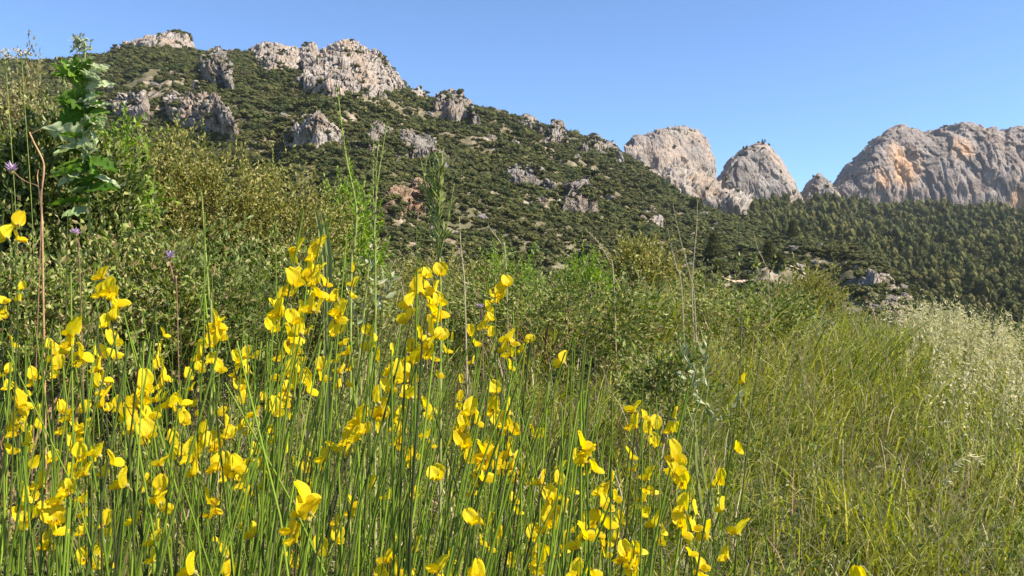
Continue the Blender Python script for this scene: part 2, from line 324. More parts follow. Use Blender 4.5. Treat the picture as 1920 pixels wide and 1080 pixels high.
# ---------------------------------------------------------------- rock formations
ROCKPLANTS = []
def rock(name, label, cat, outline, base, mat, d_top, d_foot=None, back=30, amp=3.0, freq=0.09, seed=1, res=1.6, vstretch=0.62, p=0.62, parent=None, group=None, fr=1.0, H=None):
    """a crag: columns along the traced crest, arching from its foot in front over the crest and down behind"""
    ol = np.array(outline, float); seg = np.hypot(*np.diff(ol, axis=0).T); s = np.concatenate([[0], np.cumsum(seg)])
    n = int(s[-1] / res) + 2; u = np.linspace(0, s[-1], n)
    px = np.interp(u, s, ol[:, 0]); py = np.interp(u, s, ol[:, 1])
    bs = np.array(base, float); bp = np.interp(px, bs[:, 0], bs[:, 1])
    dt = np.broadcast_to(np.asarray(d_top, float), (n,)) if np.ndim(d_top) == 0 else np.interp(px, [a for a, b in d_top], [b for a, b in d_top])
    if d_foot is None: df = dt - 25
    elif np.ndim(d_foot) == 0: df = np.full(n, float(d_foot))
    else: df = np.interp(px, [a for a, b in d_foot], [b for a, b in d_foot])
    bp = np.maximum(bp, py + 0.5)
    T = P(px, py, dt); Fp = P(px, bp, df)
    h = max(np.max(T[:, 2] - Fp[:, 2]), 4.0); m = int(max(30, (bp - py).max() / res * 1.3 + 24)); 
    th = np.linspace(-0.12, np.pi, m); a = (1 - np.cos(np.clip(th, 0, np.pi / 2)))
    V = np.zeros((n, m, 3))
    V[..., :2] = Fp[:, None, :2] * (1 - a)[None, :, None] + T[:, None, :2] * a[None, :, None]
    zf = np.where(th < 0, th * 1.2, np.sin(np.clip(th, 0, np.pi)) ** p)
    V[..., 2] = Fp[:, None, 2] + (T[:, 2] - Fp[:, 2])[:, None] * zf[None]
    hh = (T[:, 2] - Fp[:, 2]) / h
    V[..., 1] += np.clip(-np.cos(th), 0, 1)[None] * back * np.sqrt(np.clip(hh, 0.05, 1))[:, None]
    q = V * np.array([freq, freq, freq * vstretch]) * fr + seed * 3.7
    nu = np.gradient(V, axis=0); nv = np.gradient(V, axis=1); nr = np.cross(nu, nv); nr /= np.linalg.norm(nr, axis=-1)[..., None] + 1e-9
    nr *= np.where(nr[..., 1:2].mean() > 0, -1, 1) if np.mean(nr[:, 2:m // 3, 1]) > 0 else 1
    q2 = q + 0.22 * np.stack([fbm(q * 1.7, 3, seed), fbm(q * 1.7, 3, seed + 4), fbm(q * 1.7, 3, seed + 8)], -1)
    q2 = q2.copy(); q2[..., 2] += 0.35 * q2[..., 0]
    disp = 0.8 * fbm(q * 0.9, 3, seed) + 1.0 * cells(q2 * 0.8, seed) + 0.8 * cells(q2 * 1.8, seed + 3) + 0.42 * cells(q2 * 4.2, seed + 6) + 0.16 * cells(q * np.array([9., 9., 14.]), seed + 7) + 0.07 * cells(q * 21, seed + 8) - 0.55 * np.exp(-np.abs(vnoise(q * np.array([2.6, 2.6, .8]), seed + 13)) * 22) - 0.25 * np.exp(-np.abs(vnoise(q * np.array([1.2, 1.2, 3.6]), seed + 14)) * 22) + 0.12 * fbm(q * 12, 3, seed + 2)
    edge = np.clip(hh * 6, 0.25, 1)[:, None]
    V += nr * (disp * amp * edge)[..., None]
    nn = np.cross(np.gradient(V, axis=0), np.gradient(V, axis=1)); nn /= np.linalg.norm(nn, axis=-1)[..., None] + 1e-9; nn *= np.sign((nn * nr).sum(-1).mean())
    okk = np.where(((nn[..., 2] > 0.55) & (th[None] < 2.0) & (th[None] > .3) & (fbm(V * .03, 3, 5) > -.1)).ravel())[0]
    if len(okk): ROCKPLANTS.append(V.reshape(-1, 3)[rng.choice(okk, min(len(okk), int(n * (.16 if n < 300 else .12))))])
    F = grid_faces(n, m)
    o = MB().add(V, F).build(name, mat, parent, smooth=True)
    if not parent: tag(o, label, cat, group)
    return o
def rA(px, py): return on_hill(HA, px, py)

rock('rock_dome', 'left and wider of the two rounded limestone domes on the skyline, with craggy top', 'rock dome',
     [(1172, 294), (1184, 280), (1208, 267), (1245, 256), (1280, 251), (1310, 254), (1322, 266), (1331, 284), (1338, 304), (1341, 325), (1343, 350), (1345, 385)],
     [(1160, 300), (1210, 335), (1290, 372), (1350, 392)], M_dome, 820, [(1160, 690), (1250, 700), (1350, 740)], 110, amp=3.4, freq=0.034, seed=3, res=0.8)
rock('rock_dome', 'right dome of the pair, a smooth pale egg shape between two gaps of sky', 'rock dome',
     [(1352, 385), (1356, 345), (1362, 322), (1372, 302), (1388, 285), (1402, 275), (1420, 270), (1438, 272), (1450, 284), (1468, 302), (1480, 327), (1491, 355), (1501, 375), (1508, 388)],
     [(1340, 372), (1400, 384), (1520, 388)], M_dome, 900, [(1340, 830), (1520, 840)], 110, amp=2.8, freq=0.032, seed=11, p=0.7, res=0.8)
rock('rock_spire', 'small dark pointed rock in the gap between the right dome and the long cliff', 'rock',
     [(1510, 384), (1514, 362), (1524, 342), (1536, 330), (1549, 334), (1560, 348), (1570, 365), (1578, 386)],
     [(1500, 386), (1580, 390)], M_dome, 940, 900, 60, amp=3, freq=0.05, res=0.8, seed=17)
rock('cliff', 'long grey and orange limestone cliff wall with a flat notched top at the right edge', 'cliff',
     [(1558, 392), (1568, 365), (1590, 345), (1608, 330), (1617, 310), (1632, 285), (1650, 262), (1672, 246), (1690, 240), (1710, 246), (1735, 252), (1760, 250), (1790, 243), (1812, 236), (1840, 240), (1870, 246), (1886, 251), (1895, 242), (1925, 243), (1980, 255), (2060, 250), (2110, 290), (2130, 400)],
     [(1550, 392), (1640, 398), (1700, 410), (1800, 405), (2300, 415)], M_cliff, [(1558, 1000), (1700, 1010), (2300, 1060)], [(1550, 930), (1640, 930), (1690, 950), (2300, 990)], 160, amp=5.2, freq=0.024, seed=23, p=0.5, res=1.0, vstretch=0.8)
rock('rock_outcrop', 'broken pale rocks heaped at the foot of the left dome', 'rock', [(1218, 345), (1240, 328), (1270, 322), (1300, 330), (1330, 345), (1352, 358), (1380, 372), (1405, 392)], [(1210, 350), (1280, 385), (1340, 395), (1405, 398)], M_rockw, 660, 600, 50, amp=5, freq=0.08, seed=29)
# crags of the main hill: (label, outline, base, material, seed, amplitude)
crags = [
 ('broad flat limestone cap on the far left summit of the ridge', [(182, 100), (200, 88), (240, 80), (268, 76), (290, 66), (320, 63), (352, 66), (368, 76), (372, 98)], [(180, 104), (250, 94), (320, 98), (372, 104)], M_rockw, 31, 2.5),
 ('grey crag with a bushy notch, just left of the main summit crag', [(462, 108), (472, 94), (492, 88), (520, 85), (548, 90), (562, 100), (566, 92), (580, 82), (594, 84), (602, 104), (604, 128)], [(460, 118), (510, 146), (560, 140), (604, 130)], M_rockw, 37, 3.2),
 ('biggest summit crag, a pale slabby limestone peak above the green hillside', [(552, 172), (560, 140), (575, 122), (600, 110), (622, 92), (635, 82), (652, 81), (668, 88), (684, 96), (700, 103), (716, 112), (728, 128), (738, 146), (752, 158), (764, 178)], [(550, 175), (600, 195), (660, 200), (710, 198), (764, 182)], M_rockw, 41, 5.0),
 ('pale rock block on the ridge just right of the summit crag', [(765, 186), (772, 176), (785, 170), (798, 176), (804, 190)], [(762, 190), (804, 196)], M_rockw, 43, 2.2),
 ('knobbly outcrop on the falling ridge, right of the rock block', [(808, 212), (815, 195), (830, 186), (845, 182), (862, 184), (874, 196), (886, 214), (900, 224)], [(806, 220), (850, 240), (900, 232)], M_rock, 47, 4.4),
 ('triangular grey rock tooth near the lower end of the ridge', [(1018, 276), (1025, 255), (1035, 240), (1050, 238), (1060, 252), (1070, 278)], [(1016, 280), (1072, 284)], M_rock, 53, 3.6),
 ('low rocks along the ridge between the outcrop and the rock tooth', [(960, 246), (972, 228), (990, 226), (1003, 234), (1014, 244), (1020, 250)], [(958, 250), (1020, 256)], M_rock, 59, 3.6),
 ('wide pinkish white cliff face low on the left slope', [(305, 200), (318, 185), (340, 180), (360, 184), (385, 190), (410, 200), (420, 222), (436, 232), (445, 258), (449, 272)], [(303, 225), (340, 248), (380, 256), (420, 258), (450, 274)], M_rockw, 61, 5.2),
 ('small twin toothed cliff low on the left slope, left of the wide face', [(216, 200), (225, 182), (238, 178), (248, 192), (260, 180), (276, 186), (284, 210), (286, 232)], [(214, 222), (250, 238), (288, 238)], M_rockw, 67, 4.2),
 ('brown weathered rocks below the skyline above the wide cliff face', [(372, 140), (385, 118), (410, 110), (435, 118), (460, 112), (476, 130), (478, 150), (462, 172), (440, 182)], [(370, 148), (410, 165), (440, 182), (480, 160)], M_rock, 71, 4.6),
 ('rubbly pinkish rocks in the middle of the slope under the summit crag', [(530, 270), (548, 240), (570, 224), (590, 222), (612, 240), (628, 262), (640, 280)], [(528, 280), (580, 286), (640, 288)], M_rockw, 73, 3.8),
 ('grey rock rib in the middle of the slope, right of the pinkish rubble', [(678, 285), (688, 250), (705, 238), (722, 242), (732, 262), (738, 288)], [(676, 290), (740, 294)], M_rock, 79, 2),
 ('dark bluish rock wall in the shade of the slope gully', [(735, 300), (745, 272), (770, 262), (800, 268), (825, 284), (842, 300), (850, 320)], [(733, 308), (790, 318), (852, 328)], M_rock, 83, 2.6),
 ('ochre bare earth scar on the lower slope behind the tall weeds', [(718, 400), (732, 366), (760, 350), (785, 352), (806, 372), (815, 400)], [(716, 404), (770, 410), (817, 404)], rockmat('ochre_scar', base=((0.25, 0.15, 0.09), (0.42, 0.27, 0.17), (0.5, 0.36, 0.25)), ochre=0.5, green=0.4), 89, 2.5),
 ('scattered grey ledges on the mid slope right of the tall weeds', [(940, 345), (955, 325), (980, 318), (1005, 326), (1030, 345), (1045, 362)], [(938, 352), (990, 360), (1046, 368)], M_rock, 97, 2.8),
 ('pale streaked ledges on the lower slope below the rock tooth', [(1052, 395), (1060, 365), (1080, 350), (1100, 352), (1112, 368), (1120, 398)], [(1050, 400), (1122, 402)], M_rock, 101, 2.8),
 ('pale rock patch on the slope below the left dome', [(1196, 415), (1206, 395), (1224, 390), (1240, 405), (1250, 432)], [(1194, 425), (1252, 440)], M_rockw, 103, 1.6),
 ('ridge end rocks beside the left dome', [(1085, 285), (1098, 266), (1120, 264), (1145, 275), (1160, 292), (1172, 310)], [(1083, 290), (1130, 300), (1174, 318)], M_rock, 107, 3.6),
 ('bare pale rock slab on the nose of the low spur', [(1560, 490), (1580, 486), (1610, 492), (1640, 506), (1668, 520), (1690, 540), (1694, 556)], [(1558, 500), (1600, 528), (1640, 548), (1694, 560)], M_rockw, 109, 1.4),
 ('thin pale ledge on the low spur above the grass', [(1470, 500), (1490, 486), (1520, 482), (1545, 494), (1556, 508)], [(1468, 508), (1556, 516)], M_rockw, 113, 1.0),
]
def crag(lab, ol, bs, mt, sd, am):
    """bare rock breaking out of the hill: a patch of the slope pushed out and up into fractured blocks, sinking under the soil at its rim"""
    ol = np.array(ol, float); bs = np.array(bs, float); x0, x1 = ol[0, 0] - 4, ol[-1, 0] + 4
    nu = int((x1 - x0) / 0.9) + 8; px = np.linspace(x0, x1, nu); oy = np.interp(px, ol[:, 0], ol[:, 1]); by = np.interp(px, bs[:, 0], bs[:, 1])
    tb = np.zeros(nu); ttp = np.zeros(nu); lift0 = np.zeros(nu)
    for k, a in enumerate(px):
        i = int(np.clip(np.searchsorted(HA['px'], a), 0, len(HA['px']) - 1)); n1 = int((HA['t'] <= 1).sum()); rr = np.minimum.accumulate(row(HA['V'][i][:n1])); tq = HA['t'][:n1]
        tb[k] = np.interp(-by[k], -rr, tq); ttp[k] = np.interp(-oy[k], -rr, tq)
        dtop = HA['V'][i][n1 - 1, 1]; lift0[k] = max(0, rr[-1] - oy[k]) / FPX * dtop if ttp[k] > 0.985 else 0
    sm = lambda v, w: np.convolve(np.pad(v, w, 'edge'), np.ones(2 * w + 1) / (2 * w + 1), 'valid')
    tb = sm(tb, 4); ttp = sm(ttp, 3); ttp = np.maximum(ttp, tb + 0.02); sky_ = lift0.max() > 0.5
    nv = int(max(40, (by - oy).max() / 0.8)) + 20; v = np.linspace(-0.25, 1.6 if sky_ else 1.2, nv)
    Vv, I = np.meshgrid(v, np.arange(nu)); T = np.clip(tb[I] + (ttp - tb)[I] * Vv, 0, 1.45); Pq = px[I]
    S = hill_pt(HA, Pq.ravel(), T.ravel()).reshape(nu, nv, 3)
    uu = (Pq - ol[0, 0]) / (ol[-1, 0] - ol[0, 0]); wpx = ol[-1, 0] - ol[0, 0]
    eu = np.minimum(uu, 1 - uu) * wpx / max(10, wpx * .25)
    q = S * 0.09 + sd
    ns = fbm(q * 1.3, 4, sd) * 1.2
    hpx = (by - oy)[I]; eb = Vv * hpx / 10.0; et = (1 - Vv) * hpx / 14.0
    if sky_: et = np.where(lift0[I] > 0.3, 9, et)
    m_ = np.minimum(np.minimum(eu * 1.6, eb), et) + ns * 0.75
    m = sstep(0.0, 0.9, m_)
    q2 = q.copy(); q2[..., 2] *= 0.7; q2[..., 2] += 0.4 * q2[..., 0]; q2 += 0.35 * np.stack([fbm(q * 2, 3, sd + 1), fbm(q * 2, 3, sd + 2), fbm(q * 2, 3, sd + 3)], -1)
    blk = 0.9 * cells(q2 * 0.8, sd) + 0.55 * cells(q2 * 1.9, sd + 3) + 0.3 * fbm(q * 2, 3, sd + 9)
    prof = 0.55 + 0.45 * np.clip(1.15 - np.abs(Vv - 0.3), 0, 1)
    up = lift0[I] * np.where(Vv < 1, sstep(0.0, 1.0, Vv), 1.0) * m
    amt = m * am * (1.35 if sky_ else 1.9) * (prof + 0.6 * blk) * np.where(Vv > 0.85, 1 - 0.7 * sstep(.85, 1.0, Vv) * (1 if not sky_ else .8), 1) - (1 - m) * 2.0
    V = S + amt[..., None] * np.array([0.0, -0.5, 0.62]); V[..., 2] += up
    q3 = V * np.array([.1, .1, .085]) + sd; q3[..., 2] += 0.3 * q3[..., 0]
    nn = np.cross(np.gradient(V, axis=0), np.gradient(V, axis=1)); nn /= np.linalg.norm(nn, axis=-1)[..., None] + 1e-9; nn *= np.where(nn[..., 2:3] < 0, -1, 1)
    det = 1.5 * cells(q3 * 1.1, sd + 11) + 0.9 * cells(q3 * 2.6, sd + 12) + 0.4 * cells(q3 * 6, sd + 13) + 0.12 * cells(q3 * 14, sd + 14) - 0.9 * np.exp(-np.abs(vnoise(q3 * 2.2, sd + 15)) * 14)
    V = V + nn * (det * m * min(am, 3.5) * 0.42)[..., None]
    o = MB().add(V, grid_faces(nu, nv)).build('rock_outcrop', mt, smooth=True); tag(o, lab, 'rock'); return V, m
ledges = []
for c in crags:
    V, m = crag(*c); Vf = V.reshape(-1, 3); mf = m.ravel(); ok = np.where(mf > 0.6)[0]
    cv = fbm(Vf * 0.13, 3, 61); ok = ok[(cv[ok] > 0.16)]
    if len(ok): ledges.append(Vf[rng.choice(ok, min(len(ok), int(len(V) * 1.3)))])
ledges = np.concatenate(ledges)

# loose boulders
IC1, IF1 = ico(1); IC2, IF2 = ico(2); IC3, IF3 = ico(3)
bmesh_protos = []
for k in range(4):
    V = ico(4)[0] * np.array([1, 0.8, 0.8]); V = V * (0.95 + 0.45 * cells(V * 1.3 + k * 9, k) + 0.22 * cells(V * 3 + k * 5, k + 3) + 0.15 * fbm(V * 4 + k, 3, k))[:, None]
    bmesh_protos.append(MB().add(V, ico(4)[1]).mesh('boulder', M_brock, smooth=False))
nb = 210; bx = rng.uniform(150, 1700, nb); bt = rng.uniform(0.12, 0.99, nb); bx[:80] = rng.uniform(380, 1190, 80); bt[:80] = rng.uniform(0.955, 1.0, 80); bx[80:125] = rng.uniform(1490, 1700, 45); bt[80:125] = rng.uniform(0.3, 1, 45); bpnt = hill_pt(HA, bx, bt)
for k in range(nb):
    o = bpy.data.objects.new('boulder', bmesh_protos[k % 4]); COL.objects.link(o)
    s = (random.uniform(0.5, 2.0) + bpnt[k][1] / 500) * (0.6 if bx[k] > 1400 else 1); o.location = bpnt[k] + [0, 0, s * .1]; o.scale = (s * random.uniform(.8, 1.7), s, s * random.uniform(.7, 1.3)); o.rotation_euler = (random.uniform(-.3, .3), random.uniform(-.3, .3), random.uniform(0, 6.3))
    tag(o, 'pale limestone boulder lying among the dark scrub of the hillside', 'boulder', 'boulders scattered over the hillside')

# ---------------------------------------------------------------- hillside scrub and forest
M_scrub = leafmat('scrub_leaves', patch=(0.022, (0.075, 0.068, 0.022), 0.6), cols=[(0.029, 0.038, 0.013), (0.043, 0.055, 0.017), (0.072, 0.081, 0.023), (0.116, 0.113, 0.032), (0.055, 0.067, 0.020), (0.123, 0.102, 0.043), (0.038, 0.049, 0.016)], obj_rand=0.7, trans=0.1, rough=0.8, spec=0.1)
M_pine = leafmat('pine_needles', [(0.027, 0.034, 0.009), (0.054, 0.062, 0.015), (0.112, 0.110, 0.027), (0.042, 0.049, 0.013), (0.143, 0.123, 0.035), (0.068, 0.075, 0.019)], obj_rand=0.7, trans=0.1, rough=0.8, spec=0.1)
M_bark = plain('pine_bark', (0.16, 0.11, 0.08), 0.9)
def many(protos, pos, sc, rot, name, mat, label, cat):
    """stuff: thousands of small plants strewn over the terrain by geometry nodes"""
    cl = bpy.data.collections.new(name + '_kinds')
    for m in protos: cl.objects.link(bpy.data.objects.new(name + '_plant', m))
    me = bpy.data.meshes.new(name); me.vertices.add(len(pos)); me.vertices.foreach_set('co', pos.astype(np.float32).ravel())
    a = me.attributes.new('size', 'FLOAT_VECTOR', 'POINT'); a.data.foreach_set('vector', sc.astype(np.float32).ravel())
    a = me.attributes.new('turn', 'FLOAT_VECTOR', 'POINT'); a.data.foreach_set('vector', np.stack([0 * rot, 0 * rot, rot], -1).astype(np.float32).ravel())
    a = me.attributes.new('sort', 'INT', 'POINT'); a.data.foreach_set('value', rng.integers(0, len(protos), len(pos)).astype(np.int32))
    me.materials.append(mat)
    o = bpy.data.objects.new(name, me); COL.objects.link(o)
    g = bpy.data.node_groups.new(name, 'GeometryNodeTree'); g.is_modifier = True
    g.interface.new_socket('Geometry', in_out='INPUT', socket_type='NodeSocketGeometry'); g.interface.new_socket('Geometry', in_out='OUTPUT', socket_type='NodeSocketGeometry')
    gi = g.nodes.new('NodeGroupInput'); go = g.nodes.new('NodeGroupOutput'); ci = g.nodes.new('GeometryNodeCollectionInfo'); ip = g.nodes.new('GeometryNodeInstanceOnPoints')
    ci.inputs['Collection'].default_value = cl; ci.inputs['Separate Children'].default_value = True; ci.inputs['Reset Children'].default_value = True
    ip.inputs['Pick Instance'].default_value = True
    def at(nm, ty):
        n = g.nodes.new('GeometryNodeInputNamedAttribute'); n.data_type = ty; n.inputs[0].default_value = nm; return n.outputs[0]
    g.links.new(gi.outputs[0], ip.inputs['Points']); g.links.new(ci.outputs[0], ip.inputs['Instance']); g.links.new(at('sort', 'INT'), ip.inputs['Instance Index'])
    g.links.new(at('turn', 'FLOAT_VECTOR'), ip.inputs['Rotation']); g.links.new(at('size', 'FLOAT_VECTOR'), ip.inputs['Scale']); g.links.new(ip.outputs[0], go.inputs[0])
    md = o.modifiers.new('strewn', 'NODES'); md.node_group = g
    return tag(o, label, cat, None, 'stuff')
def bushproto(k, mat, tall=1.0, lumps=7, lq=150, ls=0.2):
    r = np.random.default_rng(k + 300); mb = MB()
    for c in range(lumps):
        cen = r.normal(size=3) * np.array([.42, .42, .25 * tall]) if c else np.zeros(3); cen[2] = abs(cen[2]) * tall
        V = IC1 if c > 2 else IC2
        V = V * ((0.42 if lumps > 8 else .5) * r.uniform(.6, 1.1) * (1 + 0.4 * vnoise(V * 2 + c * 3 + k, k)))[:, None] * np.array([1, 1, .75 * tall]) + cen
        mb.add(V, IF1 if c > 2 else IF2)
    allv = np.concatenate(mb.V); pts = allv[r.integers(0, len(allv), lq)] + r.normal(size=(lq, 3)) * 0.05
    V, F = leafquads(pts, ls, ls * .6, pts / (np.linalg.norm(pts, axis=1)[:, None] + .01) + [0, 0, .4]); mb.add(V, F)
    return mb.mesh('plant', mat)
n = 90000; bx = rng.uniform(-650, 1900, n); u = rng.uniform(0, 1, n); bt = np.clip(u ** 0.75, 0.02, 1.0) * 1.015
p = hill_pt(HA, bx, bt); cov = fbm(p * np.array([0.02, 0.011, 0.02]), 4, 77) + 0.5 * fbm(p * 0.08, 3, 55)
keep = cov > -0.2 - 0.25 * (p[:, 0] < -60) + 0.42 * sstep(1460, 1600, bx) - 0.12 * (bx > 1200) * (bx < 1480); keep |= cov > -0.2 - 0.9 * sstep(0.62, 0.35, bt) * (bx < 1480); keep |= rng.uniform(0, 1, n) < 0.10; keep &= ~((bx > 1345) & (bx < 1572) & (np.abs(p[:, 1] - td0) < 4))
p = np.concatenate([p[keep], ledges]); n = len(p); dd = p[:, 1] * np.where(np.arange(n) < keep.sum(), 1, 0.35)
s = np.minimum(rng.lognormal(0.05, 0.55, n), 2.6) * (0.52 + dd / 520 * 0.78)
many([bushproto(k, M_scrub) for k in range(8)], p + np.stack([0 * s, 0 * s, s * 0.05], -1), np.stack([s * rng.uniform(.9, 1.5, n), s * rng.uniform(.9, 1.5, n), s * rng.uniform(.8, 1.3, n)], -1), rng.uniform(0, 6.3, n), 'hillside_scrub', M_scrub, 'dark green and olive scrub covering the rocky hillside', 'scrub')
n = 30000; bx = rng.uniform(1120, 2400, n); bt = rng.uniform(0, 1, n) ** 0.9 * 0.99; p = hill_pt(HB, bx, bt)
cov = fbm(p * 0.012, 4, 7); cov = cov + .7 * fbm(p * .045, 3, 19); keep = (cov > -0.25) | (rng.uniform(0, 1, n) < 0.2); p = p[keep]; bxk = bx[keep]; n = len(p)
s = np.minimum(rng.lognormal(-.05, 0.7, n), 2.3) * (1.2 + p[:, 1] / 900 * 1.9)
rr = row(p)
vis = (bxk > 1300) & (bxk < 1935) & (rr > 380)
order = np.argsort(p[:, 1] + np.where(vis, 0, 1e6)); spaced = []
for k in order:
    if not vis[k] or len(spaced) >= 290: break
    spaced.append(k)
ind = np.zeros(n, bool); ind[spaced] = True
q = ~ind
rpl = np.concatenate(ROCKPLANTS); p = np.concatenate([p, rpl]); s = np.concatenate([s, rng.lognormal(0, .45, len(rpl)) * 1.0]); q = np.concatenate([q, np.ones(len(rpl), bool)]); m = q.sum()
many([bushproto(k, M_pine, [1.2, 1.6, 1.0, 1.9, 1.4, 1.1][k], 12, 320, .2) for k in range(6)], p[q] + np.stack([0 * s[q], 0 * s[q], s[q] * 0.5], -1), np.stack([s[q] * rng.uniform(.9, 1.4, m), s[q] * rng.uniform(.9, 1.4, m), s[q] * rng.uniform(.9, 1.4, m)], -1), rng.uniform(0, 6.3, m), 'forest', M_pine, 'dense dark green pine and oak wood on the slope below the cliffs', 'forest')
# individual pines
M_pinel = leafmat('pine_needle_tufts', [(0.030, 0.036, 0.010), (0.057, 0.062, 0.017), (0.112, 0.107, 0.027), (0.045, 0.046, 0.013)], trans=0.15, rough=0.75, spec=0.1)
def pine_protos():
    out = []
    for k in range(5):
        H = 2.6; mb = MB(); r = np.random.default_rng(k + 50); nb_ = 52
        cone = k in (1, 3)
        cz = r.uniform(0.28, 1.0, nb_) ** (1.0 if cone else 0.7); prof = (1.05 - cz) * 1.0 if cone else np.sqrt(np.clip(1 - ((cz - 0.62) / 0.42) ** 2, 0.05, 1)) * 0.85
        an = r.uniform(0, 6.3, nb_); rad = prof * r.uniform(.35, 1, nb_)
        cen = np.stack([np.cos(an) * rad, np.sin(an) * rad, cz * H], -1)
        for c in cen:
            V = IC1 * (0.15 + 0.16 * (1 + 0.6 * vnoise(IC1 * 2 + c * 5, k)))[:, None] * np.array([1, 1, 0.7]) * r.uniform(.6, 1.15) * (0.8 if cone else 1)
            mb.add(V + c, IF1)
        pts = np.concatenate([c + r.normal(size=(70, 3)) * np.array([.19, .19, .15]) for c in cen])
        V, F = leafquads(pts, 0.16, 0.08, np.tile([[0, 0, .5]], (len(pts), 1))); mb.add(V, F)
        tb = MB(); V, F = tube([[0, 0, -0.3], [0.03, 0, .8], [-.04, .03, 1.6], [0, 0, 2.45]], [0.12, 0.09, 0.06, 0.02], 6); tb.add(V, F)
        for c in cen[:9]:
            V, F = tube([[0, 0, c[2] - .25], c * np.array([.5, .5, 1]) - [0, 0, .1], c], [0.035, 0.025, 0.01], 4); tb.add(V, F)
        out.append((tb.mesh('trunk', M_bark), mb.mesh('crown', M_pinel)))
    return out
PP = pine_protos()
def pine(loc, s, k, label, group, rz):
    r0 = thing('pine_tree', loc, label, 'tree', group, rz)
    for nm, me in zip(('trunk', 'crown'), PP[k]):
        o = bpy.data.objects.new(nm, me); COL.objects.link(o); o.parent = r0; o.scale = (s, s, s)
for k in spaced:
    near = p[k][1]
    pine(p[k] - [0, 0, 0.3], min(s[k], 2.2) * random.uniform(.85, 1.2), random.randrange(5), 'dark green pine in the near part of the wood on the right-hand slope', 'pines of the wood below the cliff', random.uniform(0, 6.3))
for (a, b, sc_, kk, lab) in [(1335, 500, 3.4, 1, 'solitary very dark conical pine standing at the foot of the slope left of the track'), (1440, 498, 2.6, 3, 'narrow dark pine just above the middle of the dirt track'), (1483, 418, 3.2, 1, 'tall dark pointed pine standing above the wood below the right dome'), (1300, 405, 3.6, 0, 'round dark pine on the slope below the left dome'), (1345, 520, 1.6, 0, 'low dark bush pine at the left end of the track'), (1462, 505, 1.7, 2, 'small dark pine at the right of the narrow one above the track')]:
    d = rA(a, b); i = int(np.searchsorted(HA['px'], a)); j = min(int(np.searchsorted(HA['V'][i][:, 1], d)), 169)
    pine(HA['V'][i][j] - [0, 0, .4], sc_, kk, lab, None, random.uniform(0, 6))
#@@FOREGROUND@@
# ---------------------------------------------------------------- foreground materials
M_grass = leafmat('green_grass', [(0.045, 0.077, 0.008), (0.155, 0.213, 0.016), (0.347, 0.399, 0.032), (0.064, 0.110, 0.010), (0.541, 0.541, 0.064), (0.220, 0.297, 0.020), (0.799, 0.721, 0.180)], trans=0.4, patch=(0.9, (0.34, 0.28, 0.05), 0.45))
M_dry = leafmat('dry_grass', [(0.30, 0.24, 0.12), (0.42, 0.36, 0.20), (0.20, 0.15, 0.08), (0.52, 0.46, 0.28), (0.34, 0.33, 0.15)], trans=0.25)
M_forb = leafmat('small_leaves', [(0.035, 0.055, 0.010), (0.12, 0.16, 0.02), (0.25, 0.29, 0.04), (0.42, 0.42, 0.13), (0.05, 0.08, 0.010), (0.50, 0.46, 0.18), (0.24, 0.14, 0.07), (0.18, 0.24, 0.035), (0.08, 0.12, 0.016)], trans=0.3, patch=(1.1, (0.10, 0.15, 0.03), 0.5))
M_pale = leafmat('pale_husks', [(0.50, 0.44, 0.20), (0.64, 0.58, 0.32), (0.38, 0.33, 0.13), (0.70, 0.64, 0.40)], trans=0.3)
M_olive = leafmat('olive_leaves', [(0.06, 0.07, 0.014), (0.14, 0.15, 0.025), (0.24, 0.235, 0.04), (0.33, 0.30, 0.07), (0.42, 0.34, 0.13), (0.18, 0.19, 0.03)], trans=0.3)
M_bush = leafmat('bush_leaves', [(0.025, 0.040, 0.010), (0.05, 0.08, 0.015), (0.11, 0.15, 0.020), (0.38, 0.37, 0.12), (0.045, 0.07, 0.013), (0.20, 0.22, 0.05)], trans=0.3, rough=0.4)
M_yleaf = leafmat('yellow_leaves', [(0.20, 0.20, 0.06), (0.32, 0.30, 0.11), (0.42, 0.37, 0.19), (0.17, 0.16, 0.05), (0.28, 0.19, 0.09)], trans=0.35)
M_bright = leafmat('bright_leaves', [(0.10, 0.19, 0.02), (0.20, 0.30, 0.03), (0.30, 0.38, 0.05), (0.14, 0.22, 0.03)], trans=0.45)
M_stem = leafmat('broom_stems', [(0.058, 0.098, 0.010), (0.117, 0.182, 0.016), (0.208, 0.286, 0.026), (0.091, 0.143, 0.013), (0.039, 0.042, 0.016), (0.156, 0.221, 0.021)], trans=0.0, spec=0.15, rough=0.6, obj_rand=0.85)
M_petal = leafmat('broom_petals', [(0.80, 0.54, 0.004), (0.86, 0.66, 0.008), (0.87, 0.71, 0.015), (0.80, 0.58, 0.006), (0.88, 0.78, 0.04)], trans=0.5, rough=0.55, tcol=1.15, obj_rand=0.6)
